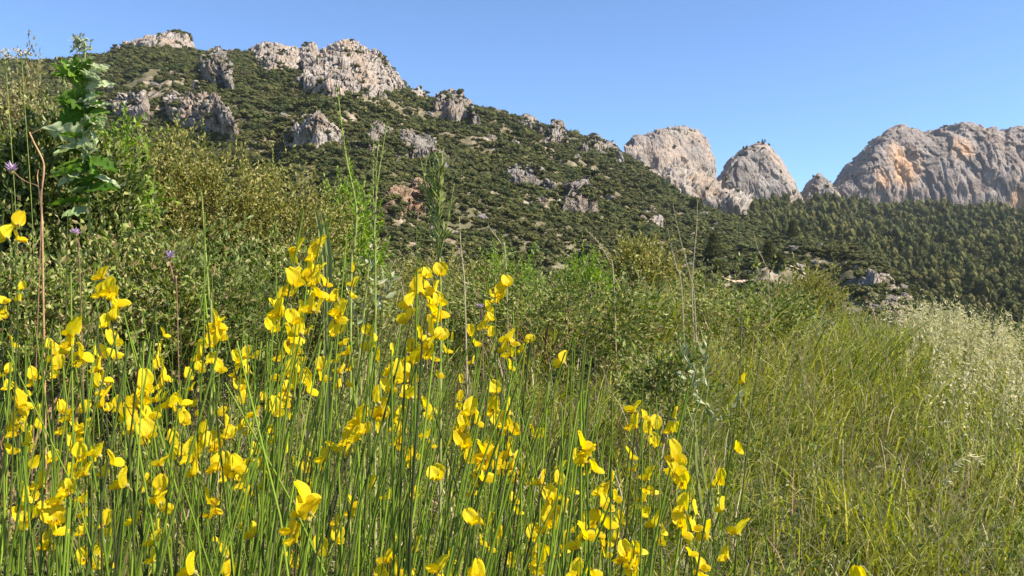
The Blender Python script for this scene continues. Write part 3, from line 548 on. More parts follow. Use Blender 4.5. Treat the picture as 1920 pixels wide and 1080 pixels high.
def petal_detail(m):
    t = m.node_tree; L = t.links.new; b = [n for n in t.nodes if n.type == 'BSDF_PRINCIPLED'][0]; src = b.inputs['Base Color'].links[0].from_socket
    tc = N(t, 'ShaderNodeTexCoord'); mp = N(t, 'ShaderNodeMapping'); mp.inputs['Scale'].default_value = (14, 2, 2); L(tc.outputs['Object'], mp.inputs[0]); n = N(t, 'ShaderNodeTexNoise', Scale=2.0, Detail=3.0); L(mp.outputs[0], n.inputs['Vector'])
    n2 = N(t, 'ShaderNodeTexNoise', Scale=2.6, Detail=2.0); L(tc.outputs['Object'], n2.inputs['Vector']); f_ = ramp(t, n2.outputs[0], [(0, 0, 0), (.4,) * 3], [.54, .74]); mx = N(t, 'ShaderNodeMix', data_type='RGBA'); L(f_, mx.inputs[0]); L(src, mx.inputs[6]); mx.inputs[7].default_value = (0.78, 0.42, 0.004, 1)
    f2 = ramp(t, n.outputs[0], [(.3,) * 3, (0, 0, 0)], [.38, .5]); mx2 = N(t, 'ShaderNodeMix', data_type='RGBA'); L(f2, mx2.inputs[0]); L(mx.outputs[2], mx2.inputs[6]); mx2.inputs[7].default_value = (0.72, 0.42, 0.004, 1); L(mx2.outputs[2], b.inputs['Base Color'])
    bp = N(t, 'ShaderNodeBump', Strength=0.7, Distance=0.0012); L(n.outputs[0], bp.inputs['Height']); L(bp.outputs[0], b.inputs['Normal'])
petal_detail(M_petal)
M_calyx = plain('calyx', (0.28, 0.24, 0.06))
M_bstem = plain('brown_twig', (0.26, 0.15, 0.08), 0.7); M_gstem = plain('weed_stem', (0.24, 0.27, 0.06), 0.7); M_dstem = plain('dry_stem', (0.42, 0.34, 0.19), 0.7)
M_silver = leafmat('silver_leaves', [(0.24, 0.28, 0.12), (0.42, 0.42, 0.24), (0.12, 0.16, 0.05)], trans=0.2, rough=0.5)
M_lobed = leafmat('lobed_leaf_green', [(0.07, 0.15, 0.018), (0.13, 0.23, 0.035), (0.22, 0.33, 0.06)], trans=0.5, spec=.12, rough=0.6, obj_rand=1.0)
M_lobep = leafmat('lobed_leaf_pale', [(0.36, 0.43, 0.20), (0.52, 0.56, 0.34), (0.26, 0.35, 0.13)], trans=0.4, spec=.12, rough=0.6, obj_rand=1.0)
M_lilac = plain('lilac_petals', (0.55, 0.38, 0.55), 0.6, trans=0.3); M_white = plain('white_heads', (0.42, 0.38, 0.3), 0.8)
M_lett = leafmat('narrow_leaves', [(0.13, 0.17, 0.03), (0.22, 0.25, 0.06), (0.32, 0.33, 0.12)], trans=0.25)

# ---------------------------------------------------------------- grass and ground cover (nobody could count it)
def area(n, y0=1.35, y1=9.5, xl=-0.80, xr=0.80, pw=1.0):
    y = y0 + (y1 - y0) * rng.uniform(0, 1, n) ** pw; x = rng.uniform(xl, xr, n) * (y + 0.4); return x, y
def nz(x, y, f, s): return fbm(np.stack([x * f, y * f, 0 * x], -1), 3, s)
def on_ground(x, y, dz=-0.02): return np.stack([x, y, G(x, y) + dz], -1)
# how tall the sward stands: a line of taller growth on the left, short on the right
def sward(x, y): return 0.30 + 0.14 * sstep(0.5, -2.5, x) + 0.05 * nz(x, y, 0.8, 31)
mb = MB()
x, y = area(66000, 1.3, 9.8); a = rng.uniform(0, 1, len(x)) < (0.35 + 0.65 * sstep(-1.2, 0.6, x + 0.5 * nz(x, y, .7, 3)) + 0.35 * sstep(2.6, 1.6, y)); x, y = x[a], y[a]
n = len(x); tuft = nz(x, y, 3.0, 12); h = sward(x, y) * rng.uniform(0.4, 1.3, n) * (1 + 0.75 * tuft)
wind = np.stack([0.10 + 0.22 * rng.normal(size=n) + 0.55 * nz(x, y, 1.6, 71), 0.20 * rng.normal(size=n) + 0.45 * nz(x, y, 1.6, 72)], -1) * h[:, None] * 1.5
V, F, tips = blades(on_ground(x, y), h, np.where(rng.uniform(0, 1, n) < .5, rng.uniform(0.002, 0.004, n), rng.uniform(0.004, 0.009, n)) * (0.85 + y * 0.16), wind, rng.uniform(0, 0.75, n), 4); mb.add(V, F)
tag(mb.build('grass', M_grass), 'long green and yellowish grass covering the bank', 'grass', None, 'stuff')
mb = MB(); x, y = area(10000, 1.3, 9.5); n = len(x); h = sward(x, y) * rng.uniform(0.6, 1.55, n)
V, F, tips = blades(on_ground(x, y), h, rng.uniform(0.002, 0.006, n) * (0.8 + y * 0.1), np.stack([0.05 + 0.3 * rng.normal(size=n), 0.25 * rng.normal(size=n)], -1) * h[:, None], rng.uniform(0, 0.6, n), 4); mb.add(V, F)
k = rng.uniform(0, 1, n) < 0.3; tp = np.repeat(tips[k], 7, 0) + rng.normal(size=(k.sum() * 7, 3)) * np.array([.012, .012, .03]); V, F = leafquads(tp, 0.014, 0.005, np.tile([[0, 0, 1.0]], (len(tp), 1)), spread=0.5); mb.add(V, F)
tag(mb.build('dry_grass', M_dry), 'straw coloured dry grass stalks and seed heads mixed through the green sward', 'dry grass', None, 'stuff')
mb = MB(); x, y = area(150000, 1.5, 9.2); a = rng.uniform(0, 1, len(x)) < np.clip(0.34 + 0.55 * sstep(0.8, -1.2, x) + 0.9 * nz(x, y, 1.3, 44), 0.10, 1); x, y = x[a], y[a]; n = len(x)
k = np.arange(n) < n // 8; x, y = x[k], y[k]; ns = len(x)
hh = sward(x, y) * np.clip(0.95 + 0.9 * nz(x, y, 2.6, 8), .3, 1.6) * rng.uniform(.6, 1.15, ns); ln = rng.normal(size=(ns, 2)) * .1
V, F, _ = blades(on_ground(x, y), hh, np.full(ns, 0.003), ln, None, 3); mb.add(V, F)
t9 = rng.uniform(.25, 1.0, (ns, 9)); p = np.repeat(on_ground(x, y, 0), 9, 0); tt9 = t9.ravel(); p[:, 2] += np.repeat(hh, 9) * tt9; p[:, :2] += np.repeat(ln, 9, 0) * (.35 * tt9 + .65 * tt9 ** 2)[:, None]; n = len(p)
V, F = leafquads(p, rng.uniform(0.010, 0.030, n) * (0.8 + p[:, 1] * .07), rng.uniform(0.005, 0.012, n) * (0.8 + p[:, 1] * .07), np.tile([[0.1, -.1, 0.7]], (n, 1)), spread=0.8); mb.add(V, F)
tag(mb.build('ground_cover', M_forb), 'low tangle of small leaved weeds among the grass', 'ground cover', None, 'stuff')
# dead reddish and grey twigs through the weeds on the left
M_twig = leafmat('dead_twigs', [(0.20, 0.10, 0.06), (0.34, 0.22, 0.14), (0.45, 0.36, 0.25), (0.12, 0.07, 0.05), (0.40, 0.20, 0.14)], trans=0.1)
mb = MB(); x, y = area(5200, 1.8, 6.5); a = rng.uniform(0, 1, len(x)) < np.clip(.25 + sstep(1.0, -.8, x), 0, 1); x, y = x[a], y[a]; n = len(x); b_ = on_ground(x, y); b_[:, 2] += sward(x, y) * rng.uniform(0, .8, n)
V, F, _ = blades(b_, rng.uniform(.05, .3, n), rng.uniform(.003, .006, n), rng.normal(size=(n, 2)) * .11, rng.uniform(0, .8, n), 4); mb.add(V, F)
tag(mb.build('dead_twigs', M_twig), 'dead brown twigs and withered stems tangled in the weeds', 'twigs', None, 'stuff')
# pale oat grass drift on the right shoulder of the bank
mb = MB(); n = 400; t_ = rng.uniform(0, 1, n); px_ = 1695 + 250 * t_ + rng.normal(size=n) * 38; d_ = 5.6 - 1.2 * t_ + rng.normal(size=n) * 0.6
x = (px_ - 960) / FPX * d_; y = d_; h = rng.uniform(0.30, 0.46, n) * (1.22 - .25 * t_) * (1 + .15 * nz(x, y, 2, 3))
V, F, tips = blades(on_ground(x, y), h, np.full(n, 0.003), np.stack([0.06 + .05 * rng.normal(size=n), .05 * rng.normal(size=n)], -1), rng.uniform(0, .15, n), 4); mb.add(V, F)
m = 16; tp = np.repeat(tips, m, 0); f = rng.uniform(0, 1, len(tp)); tp[:, 2] -= f * 0.15; tp += rng.normal(size=tp.shape) * np.array([.018, .018, .01]) * (0.3 + f)[:, None]
V, F = leafquads(tp, rng.uniform(0.018, 0.03, len(tp)), 0.009, np.tile([[0.2, 0, -0.6]], (len(tp), 1)), spread=0.7); mb.add(V, F)
tag(mb.build('oat_grass', M_pale), 'drift of pale cream wild oats on the right shoulder of the bank', 'oat grass', None, 'stuff')

# ---------------------------------------------------------------- shrubs
def shrub(name, label, cat, px, py_top, py_base, d, wpx, mat, leaf, nleaf, nclump=60, twigm=None, dense=0.10, group=None, flat=1.0, seed=0, pointed=0.3, lw=0.5, tw=14, deep=0.8):
    r = np.random.default_rng(seed + 900); top = P(px, py_top, d); bs = P(px, py_base, d); gz = float(G(top[0], top[1])); rx = wpx / FPX * d / 2; hz = top[2] - gz
    root = thing(name, (top[0], top[1], gz), label, cat, group)
    tw = 4 if name == 'grey_weed' else tw; low = max(0.0, (bs[2] - gz) / hz - 0.15)
    cc = r.normal(size=(nclump, 3)); cc /= np.linalg.norm(cc, axis=1)[:, None]; cc *= (r.uniform(0.25, 1, nclump) ** 0.5)[:, None]
    cz = gz + hz * (low + (1 - low) * (cc[:, 2] * .5 + .5) * (0.85 + .15 * r.uniform(size=nclump)))
    ctr = np.stack([top[0] + cc[:, 0] * rx * .92, top[1] + cc[:, 1] * rx * deep, cz], -1)
    ctr[:, 2] -= pointed * hz * 0.35 * (np.abs(cc[:, 0]) ** 2)
    tb = MB()
    for k in range(min(tw, nclump)):
        c = ctr[k]; b = np.array([top[0] + r.normal() * .04, top[1] + r.normal() * .04, gz - .03]); mid = (b + c) / 2 + r.normal(size=3) * .05
        V, F = tube(curve([b, mid, c + [0, 0, .04]], 8), np.linspace(0.009, 0.002, len(curve([b, mid, c], 8))), 5); tb.add(V, F)
    tb.build('branch', twigm or M_bstem, root)
    nt8 = nleaf // 9; w_ = rng.integers(0, nclump, nt8); sp = r.uniform(0.35, 1.15, nclump)[w_][:, None]
    p = ctr[w_] + rng.normal(size=(nt8, 3)) * np.array([dense, dense, dense * flat]) * sp; tdir = rng.normal(size=(nt8, 3)) * .6 + (p - np.array([top[0], top[1], gz + hz * .3])) / hz + [0, 0, .5]; tdir /= np.linalg.norm(tdir, axis=1)[:, None]; tl = rng.uniform(2.5, 6, nt8) * leaf * 1.3; kk = np.tile(np.arange(9) / 8., nt8); p = np.repeat(p, 9, 0) + np.repeat(tdir * tl[:, None], 9, 0) * kk[:, None] + rng.normal(size=(nt8 * 9, 3)) * leaf * .12; nleaf = nt8 * 9; tdr = np.repeat(tdir, 9, 0)
    p[:, 2] = np.maximum(p[:, 2], G(p[:, 0], p[:, 1]) + .02)
    out = p - np.array([top[0], top[1], gz + hz * .4]); out /= np.linalg.norm(out, axis=1)[:, None] + .01
    fm = MB(); leaf *= 1.45; lw *= 1.15; V, F = leafquads(p, leaf * rng.uniform(.6, 1.4, nleaf), leaf * lw * rng.uniform(.7, 1.2, nleaf), tdr * 0.8 + out * .2, spread=0.75); fm.add(V, F)
    # short sprigs sticking out of the crown
    ns = 0 if name == 'grey_weed' else 40; q = ctr[r.integers(0, nclump, ns)]; o2 = (q - np.array([top[0], top[1], gz + hz * .3])); o2 /= np.linalg.norm(o2, axis=1)[:, None] + .01
    for a_, b_ in zip(q, o2):
        L_ = r.uniform(.08, .2) * (dense / .1) ** .5; t = np.linspace(0, 1, 12)[:, None]; line = a_ + (b_ * .6 + [0, 0, .7]) * L_ * 1.4 * t + [0, 0, dense * .6]
        V, F = leafquads(line + r.normal(size=line.shape) * .006, leaf * .9, leaf * .45, np.tile(b_ + [0, 0, .5], (12, 1)), spread=.7); fm.add(V, F)
    fm.build('foliage', mat, root)
    return root
shrub('leafy_bush', 'dark green bush with a shady heart at the left edge, below the lobed leaf weed', 'bush', 85, 218, 480, 3.5, 330, M_bush, 0.019, 22000, 80, dense=0.07, seed=1, deep=0.6)
shrub('leafy_bush', 'yellowish small leaved bush at the top left corner beside the lobed leaf weed', 'bush', 18, 130, 330, 3.9, 200, M_yleaf, 0.016, 9000, 50, dense=0.07, seed=2, pointed=.1)
shrub('olive_bush', 'wide olive yellow fine leaved shrub under the wide pinkish cliff face', 'shrub', 350, 268, 520, 4.8, 300, M_olive, 0.018, 24000, 90, dense=0.10, seed=3)
shrub('olive_bush', 'lower brownish olive shrub between the wide olive shrub and the bright green one', 'shrub', 530, 325, 520, 5.0, 260, M_olive, 0.017, 17000, 70, dense=0.09, seed=4)
shrub('bright_bush', 'bright yellow green bush behind the tallest weed spike', 'bush', 655, 335, 520, 5.4, 110, M_bright, 0.026, 3600, 34, dense=0.07, seed=5, pointed=.8)
shrub('leafy_bush', 'small bright green bush at the right flank of the dark bush', 'bush', 215, 262, 420, 3.7, 90, M_bright, 0.022, 2200, 20, dense=0.05, seed=6)
shrub('leafy_bush', 'mixed leafy weeds massed in front of the wide olive shrub', 'bush', 320, 462, 620, 3.3, 400, M_forb, 0.019, 14000, 80, dense=0.09, seed=7)
shrub('sprig_bush', 'loose yellow green sprig bush on the crest just right of the narrow leaved weed', 'bush', 958, 470, 560, 5.6, 100, M_bright, 0.017, 2600, 26, dense=0.06, seed=8, pointed=.9)
shrub('sprig_bush', 'small lime green bush on the crest, centre right', 'bush', 1095, 490, 560, 5.8, 80, M_bright, 0.018, 2600, 24, dense=0.055, seed=9)
shrub('olive_bush', 'low mustard green bush on the crest at the foot of the two dry stalks', 'shrub', 1200, 470, 560, 7.0, 140, M_olive, 0.024, 6000, 44, dense=0.10, seed=10)
shrub('olive_bush', 'low olive bush on the crest behind the narrow leaved weed', 'shrub', 860, 503, 580, 6.0, 280, M_olive, 0.018, 8000, 44, dense=0.08, seed=11)
shrub('olive_bush', 'mustard green bush on the crest in front of the pale spur slab', 'shrub', 1500, 536, 590, 7.4, 150, M_olive, 0.022, 7000, 44, dense=0.09, seed=12)
shrub('grey_weed', 'silvery grey leaved weed standing in the middle of the grass', 'weed', 1340, 640, 720, 2.9, 80, M_silver, 0.026, 54, 8, dense=0.035, seed=13, twigm=M_gstem, lw=.42)
shrub('grey_weed', 'leafy weed half buried in the grass just left of the silvery weed', 'weed', 1260, 645, 720, 3.3, 150, M_forb, 0.018, 1300, 26, dense=0.06, seed=14, twigm=M_gstem)
shrub('grey_weed', 'silvery leaf cluster among the broom below the weed spikes', 'weed', 690, 505, 560, 2.8, 60, M_silver, 0.025, 50, 9, dense=0.03, seed=15, twigm=M_gstem, lw=.42)

shrub('leafy_weeds', 'tangled mixed weeds under the lower brownish shrub, behind the highest broom flowers', 'weeds', 560, 470, 640, 3.9, 330, M_forb, 0.018, 12000, 70, dense=0.09, seed=16)
shrub('leafy_weeds', 'tangled weeds at the left edge between the broom and the dark bush', 'weeds', 60, 500, 660, 2.8, 300, M_forb, 0.017, 9000, 60, dense=0.085, seed=17)
shrub('leafy_weeds', 'mound of fresh green weeds right of the sprig bush on the bank', 'weeds', 1030, 545, 660, 4.6, 440, M_forb, 0.020, 8000, 70, dense=0.10, seed=18)
shrub('leafy_weeds', 'mound of mixed leafy weeds below the mustard green bush on the crest', 'weeds', 1390, 545, 640, 5.2, 260, M_forb, 0.020, 3400, 50, dense=0.09, seed=19)
# ---------------------------------------------------------------- tall weeds
def lobed(L_, W_, lobes, curl, mat, base, direc, roll, parent, name='leaf'):
    s = np.linspace(0, 1, 31); wv = np.sin(np.pi * np.clip(s * .96 + .04, 0, 1)) ** .75 * (0.42 + 0.58 * np.abs(np.sin(np.pi * lobes * s)) ** .7)
    u = np.linspace(-1, 1, 7); S, U = np.meshgrid(s, u, indexing='ij')
    x_ = U * W_ * .5 * wv[:, None]; y_ = S * L_ - np.abs(U) * W_ * .12 * wv[:, None]; z_ = -curl * S ** 2 * L_ + np.abs(U) * W_ * .16 + .05 * W_ * np.sin(U * 5 + S * 17)
    V = np.stack([x_, y_, z_], -1).reshape(-1, 3)
    d = Vector(direc).normalized(); q = d.to_track_quat('Y', 'Z').to_matrix() @ Matrix.Rotation(roll, 3, 'Y'); V = V @ np.array(q).T + np.array(base)
    mb = MB().add(V, grid_faces(31, 7)); Vt, Ft = tube(np.array([[0, s_ * L_, -curl * s_ ** 2 * L_ - .001] for s_ in np.linspace(0, .95, 8)]) @ np.array(q).T + np.array(base), np.linspace(.0025, .0006, 8), 4); mb.add(Vt, Ft)
    return mb.build(name, mat, parent, smooth=True)
d = 3.2; st = P([168, 166, 160, 158, 160], [470, 360, 250, 150, 92], [d] * 5)
g0 = np.array([st[0][0], d, float(G(st[0][0], d))])
root = thing('sow_thistle', g0, 'tall weed with big lobed green and silvery leaves against the sky, top left', 'weed')
pts = curve(np.vstack([g0, st]), 24); V, F = tube(pts, np.linspace(.006, .003, len(pts)), 7); MB().add(V, F).build('stem', M_gstem, root, smooth=True)
mb = MB(); tp = P(152, 84, d) + rng.normal(size=(150, 3)) * np.array([.014, .014, .014]); V, F = leafquads(tp, .022, .011, np.tile([[0, -.2, .5]], (150, 1)), spread=.9); mb.add(V, F); mb.add(IC2 * .016 + P(152, 86, d), IF2); mb.build('bud_cluster', leafmat('pale_buds', [(0.294, 0.336, 0.210), (0.385, 0.406, 0.294), (0.238, 0.294, 0.154)], trans=.3), root)
for (bx_, by_, dx, dz, L_, W_, cu, mt, ro) in [(158, 178, -.7, .9, .19, .085, .15, 0, .5), (156, 150, -1, .35, .13, .09, .3, 0, -.4), (160, 190, -.75, .12, .12, .11, .5, 0, .8), (156, 210, -.9, -.5, .12, .11, .35, 0, 1.0), (160, 150, .9, .35, .11, .09, .6, 1, -.5), (160, 128, -.5, .6, .07, .05, .4, 1, .2), (162, 205, .9, .55, .11, .07, .5, 1, .7), (160, 225, -.4, -.5, .12, .06, .4, 1, .1), (164, 240, .35, -.3, .10, .06, .4, 1, -.3), (163, 262, -.9, .35, .18, .10, .3, 1, .9), (163, 280, -.6, .1, .13, .09, .5, 1, -.2), (165, 270, -.1, -.5, .10, .08, .2, 1, .5), (166, 300, .8, -.1, .15, .08, .4, 0, .6), (166, 330, .9, -.1, .16, .06, .3, 1, .3), (165, 250, .5, .7, .12, .05, .3, 0, 0.2), (160, 140, .3, .8, .08, .06, .3, 0, .1), (157, 165, -.5, .75, .15, .09, .05, 0, -.8), (163, 215, .2, .3, .10, .06, .5, 0, 0), (158, 120, .6, .6, .07, .05, .5, 1, .4), (160, 170, .8, .5, .13, .07, .5, 1, .9), (161, 185, .35, .1, .09, .06, .6, 1, 1.2), (162, 230, .6, .1, .12, .06, .5, 1, -.8), (166, 320, -.8, .1, .15, .08, .5, 0, .4), (167, 345, -.5, .4, .15, .07, .4, 1, -.4), (166, 360, .7, .3, .17, .08, .5, 0, .8), (167, 380, -.9, .2, .16, .08, .4, 0, .2), (167, 300, .4, -.3, .14, .07, .3, 0, -1.0), (158, 140, -.2, .5, .09, .07, .3, 0, 1.4), (160, 200, -.3, .2, .11, .09, .3, 0, -1.2)] + [(random.uniform(156, 170), random.uniform(120, 400), random.uniform(-1, 1), random.uniform(-.3, .7), random.uniform(.07, .14), random.uniform(.04, .08), random.uniform(.2, .6), int(random.random() < .55), random.uniform(-1.2, 1.2)) for q_ in range(26)]:
    lobed(L_ * .86, W_ * 1.0, 4.5, cu, M_lobep if mt else M_lobed, P(bx_, by_, d), (dx, -.35 + random.uniform(-.3, .3), dz), ro, root)
def spike(name, label, pxs, pys, d, r0, mat, nleaf, ll, lw, lm, cat='weed', start=.25, spread=.5, bstem=None, branches=0, head=None):
    st = P(pxs, pys, [d] * len(pxs)); g0 = np.array([st[0][0] , d, float(G(st[0][0], d)) - .02]); root = thing(name, g0, label, cat)
    pts = curve(np.vstack([g0, st]), 30); mb = MB(); V, F = tube(pts, np.linspace(r0, r0 * .35, len(pts)), 6); mb.add(V, F); mb.build('stem', mat, root, smooth=True)
    lm_ = MB(); base = np.array([pts[int(t * (len(pts) - 1))] for t in rng.uniform(start, 1, nleaf)])
    dirs = np.stack([rng.normal(size=nleaf) * spread, rng.normal(size=nleaf) * spread, np.full(nleaf, .9)], -1)
    bm_ = MB()
    for b in range(branches):
        t0 = random.uniform(start, .8); p0 = pts[int(t0 * (len(pts) - 1))]; L_ = random.uniform(.6, 1.0) * (pts[-1][2] - p0[2]); sx = random.uniform(-.22, .22)
        bp = curve([p0, p0 + np.array([sx * .6, random.uniform(-.1, .1), .5]) * L_, p0 + np.array([sx, random.uniform(-.15, .15), 1.0]) * L_], 10)
        V, F = tube(bp, np.linspace(r0 * .5, r0 * .2, len(bp)), 5); bm_.add(V, F)
        k = rng.integers(1, len(bp), 16); base = np.vstack([base, bp[k]]); dirs = np.vstack([dirs, np.stack([rng.normal(size=16) * spread + sx, rng.normal(size=16) * spread, np.full(16, .9)], -1)])
    if branches: bm_.build('branch', mat, root, smooth=True)
    V, F = leafquads(base, ll * rng.uniform(.5, 1.3, len(base)), lw, dirs, spread=.25); lm_.add(V, F); lm_.build('foliage', lm, root)
    return root
spike('weed_spike', 'tallest thin weed spike, reaching up in front of the summit crag', [658, 664, 668, 650, 640, 632], [560, 470, 390, 300, 230, 160], 2.2, .0042, M_gstem, 120, .018, .006, M_lett, spread=.4, start=.35)
spike('weed_spike', 'thin forked weed spike just right of the tallest one', [704, 702, 706, 716, 726], [540, 440, 360, 290, 228], 2.5, .0036, M_gstem, 46, .022, .007, M_lett, spread=.5, branches=2)
spike('narrow_leaved_weed', 'bushy upright weed with many narrow leaves in front of the mid slope', [826, 822, 822, 826, 830], [560, 480, 400, 340, 285], 2.5, .0048, M_gstem, 50, .045, .009, M_lett, spread=.45, branches=8)
spike('weed_spike', 'straight bare green stem rising left of centre before the olive shrub', [396, 392, 384, 378], [700, 560, 450, 360], 1.5, .0030, M_gstem, 12, .012, .005, M_lett, spread=.3)
for lab, xs, ys, d_ in [('tall dry stalk leaning left at the right of the crest bushes', [1302, 1292, 1275, 1262], [560, 510, 445, 385], 4.2), ('dry forked stalk standing upright right of the leaning one', [1298, 1300, 1306, 1308], [560, 500, 430, 380], 4.25), ('dry stalk bending left just left of the leaning pair', [1278, 1268, 1258, 1252], [540, 500, 460, 428], 4.3),
                        ('long arching dry stalk in front of the dark scrub at centre right', [1150, 1140, 1122, 1098], [512, 485, 455, 430], 4.2), ('short dry straw leaning left above the sprig bush', [948, 938, 925, 915], [480, 455, 437, 422], 4.4), ('thin dry upright straw between the narrow leaved weed and the sprig bush', [872, 868, 864, 861], [560, 500, 460, 405], 3.4), ('dry straw leaning left above the dirt track', [1440, 1432, 1420, 1413], [520, 490, 465, 437], 5.2)]:
    st = P(xs, ys, [d_] * 4); g0 = np.array([st[0][0] + .02, d_, float(G(st[0][0], d_))]); pts = curve(np.vstack([g0, st]), 16); mb = MB(); V, F = tube(pts, np.linspace(.0036, .0016, len(pts)), 5); mb.add(V, F)
    tp = pts[rng.integers(len(pts) // 2, len(pts), 16)]; V, F = leafquads(tp, .016, .004, np.tile([[0.1, 0, .8]], (16, 1)), spread=.3); mb.add(V, F)
    tag(mb.build('dry_stalk', M_dstem), lab, 'stalk')
# knapweed-like brown stem and its lilac flower at the left edge
def lilac(px, py, d, s, label, stalk):
    c = P(px, py, d); g0 = np.array([c[0] + .03, d + .05, float(G(c[0], d + .05))]); root = thing('lilac_flower', g0, label, 'flower')
    st = [g0] + [P(a, b, d) for a, b in stalk] + [c]; pts = curve(st, 20); V, F = tube(pts, .0014, 5); MB().add(V, F).build('stem', M_bstem, root)
    mb = MB(); n = 26; an = rng.uniform(0, 6.28, n); el = rng.uniform(-.1, 1.1, n); dr = np.stack([np.cos(an) * np.cos(el) + .1, np.sin(an) * np.cos(el) - .4, np.sin(el)], -1)
    V, F = leafquads(np.tile(c, (n, 1)), s * rng.uniform(.7, 1.1, n), s * .22, dr, spread=.1); mb.add(V, F); mb.build('petals', M_lilac, root)
    V = IC2 * s * .28 * np.array([1, 1, 1.2]) + c - [0, 0, s * .2]; MB().add(V, IF2).build('flower_base', M_calyx, root, smooth=True)
lilac(22, 318, 2.4, .030, 'spiky lilac flower by the curved brown stem at the left edge', [(77, 420), (75, 356), (52, 342), (36, 332)])
lilac(143, 437, 2.3, .021, 'small pale lilac flower below the dark bush', [(150, 520), (146, 470)])
lilac(318, 482, 2.1, .021, 'lilac flower in the weeds in front of the dark leafy mass', [(333, 600), (326, 530), (320, 500)])
lilac(900, 575, 2.2, .014, 'faint lilac flower in the grass right of the yellow flower column', [(905, 640), (902, 600)])
st = P([80, 80, 77, 82, 80, 64, 55], [470, 430, 370, 325, 300, 268, 248], [2.6] * 7); g0 = np.array([st[0][0], 2.65, float(G(st[0][0], 2.65))])
pts = curve(np.vstack([g0, st]), 36); mb = MB(); V, F = tube(pts, np.linspace(.0032, .0028, len(pts)), 6); mb.add(V, F); pts2 = curve(P([57, 66, 80], [252, 247, 241], [2.6] * 3), 6); V, F = tube(pts2, .0018, 5); mb.add(V, F); pts2 = curve(P([77, 72, 70, 72], [400, 350, 330, 318], [2.6, 2.61, 2.62, 2.62]), 8); V, F = tube(pts2, .0016, 5); mb.add(V, F)
tag(mb.build('curved_twig', plain('tan_twig', (0.42, 0.24, 0.11), .6), smooth=True), 'crooked orange brown stem curving up in front of the dark bush', 'stem')
for px_, py_, lab in [(12, 98, 'dry white topped weed at the far left edge against the sky'), (42, 94, 'dry umbel weed with dark and white heads beside the lobed leaf weed')]:
    c = P(px_, py_, 3.0); g0 = np.array([c[0] + .05, 3.0, float(G(c[0], 3.0))]); root = thing('umbel_weed', g0, lab, 'weed'); mb = MB(); pts = curve([g0, (g0 + c) / 2 + [0.03, 0, 0], c - [0, 0, .06]], 12); V, F = tube(pts, np.linspace(.0014, .0010, len(pts)), 5); mb.add(V, F); hd = MB()
    for k in range(7):
        e = c + np.array([random.uniform(-.03, .03), random.uniform(-.025, .025), random.uniform(-.02, .01)]); V, F = tube([c - [0, 0, .06], (c + e) / 2 - [0, 0, .02], e], .0012, 4); mb.add(V, F)
        tp = e + rng.normal(size=(14, 3)) * np.array([.009, .009, .004]); V, F = leafquads(tp, .010, .007); hd.add(V, F)
    mb.build('stem', M_gstem, root); hd.build('flower_head', M_white, root)
# two grey-green blades
root = thing('strap_leaf_plant', on_ground(np.array([-.62]), np.array([2.6]))[0], 'pair of broad grey green strap leaves standing behind the yellow flowers', 'plant')
for xs, ys in [([612, 606, 598, 588], [560, 470, 420, 382]), ([618, 616, 608, 600], [560, 470, 415, 392])]:
    c = P(xs, ys, [2.6] * 4); pts = curve(np.vstack([on_ground(c[:1, 0], c[:1, 1])[0], c]), 14); wv = .010 * np.sin(np.linspace(.35, 3.05, len(pts))); V = np.stack([pts - np.stack([wv, .3 * wv, 0 * wv], -1), pts + [0, .004, 0], pts + np.stack([wv, -.3 * wv, 0 * wv], -1)], 1); MB().add(V, grid_faces(len(pts), 3)).build('leaf', M_lett, root, smooth=True)
# arching oat panicle low on the right
st = P([1760, 1772, 1790, 1815, 1838], [980, 910, 870, 856, 862], [2.1] * 5); g0 = np.array([st[0][0], 2.1, float(G(st[0][0], 2.1))]); mb = MB(); pts = curve(np.vstack([g0, st]), 20); V, F = tube(pts, .0016, 5); mb.add(V, F)
tp = pts[rng.integers(11, len(pts), 50)] + rng.normal(size=(50, 3)) * .006; V, F = leafquads(tp, .016, .005, np.tile([[.8, 0, -.2]], (50, 1)), spread=.3); mb.add(V, F); tag(mb.build('grass_panicle', M_pale), 'pale feathery grass head arching to the right, low on the right side', 'grass head')

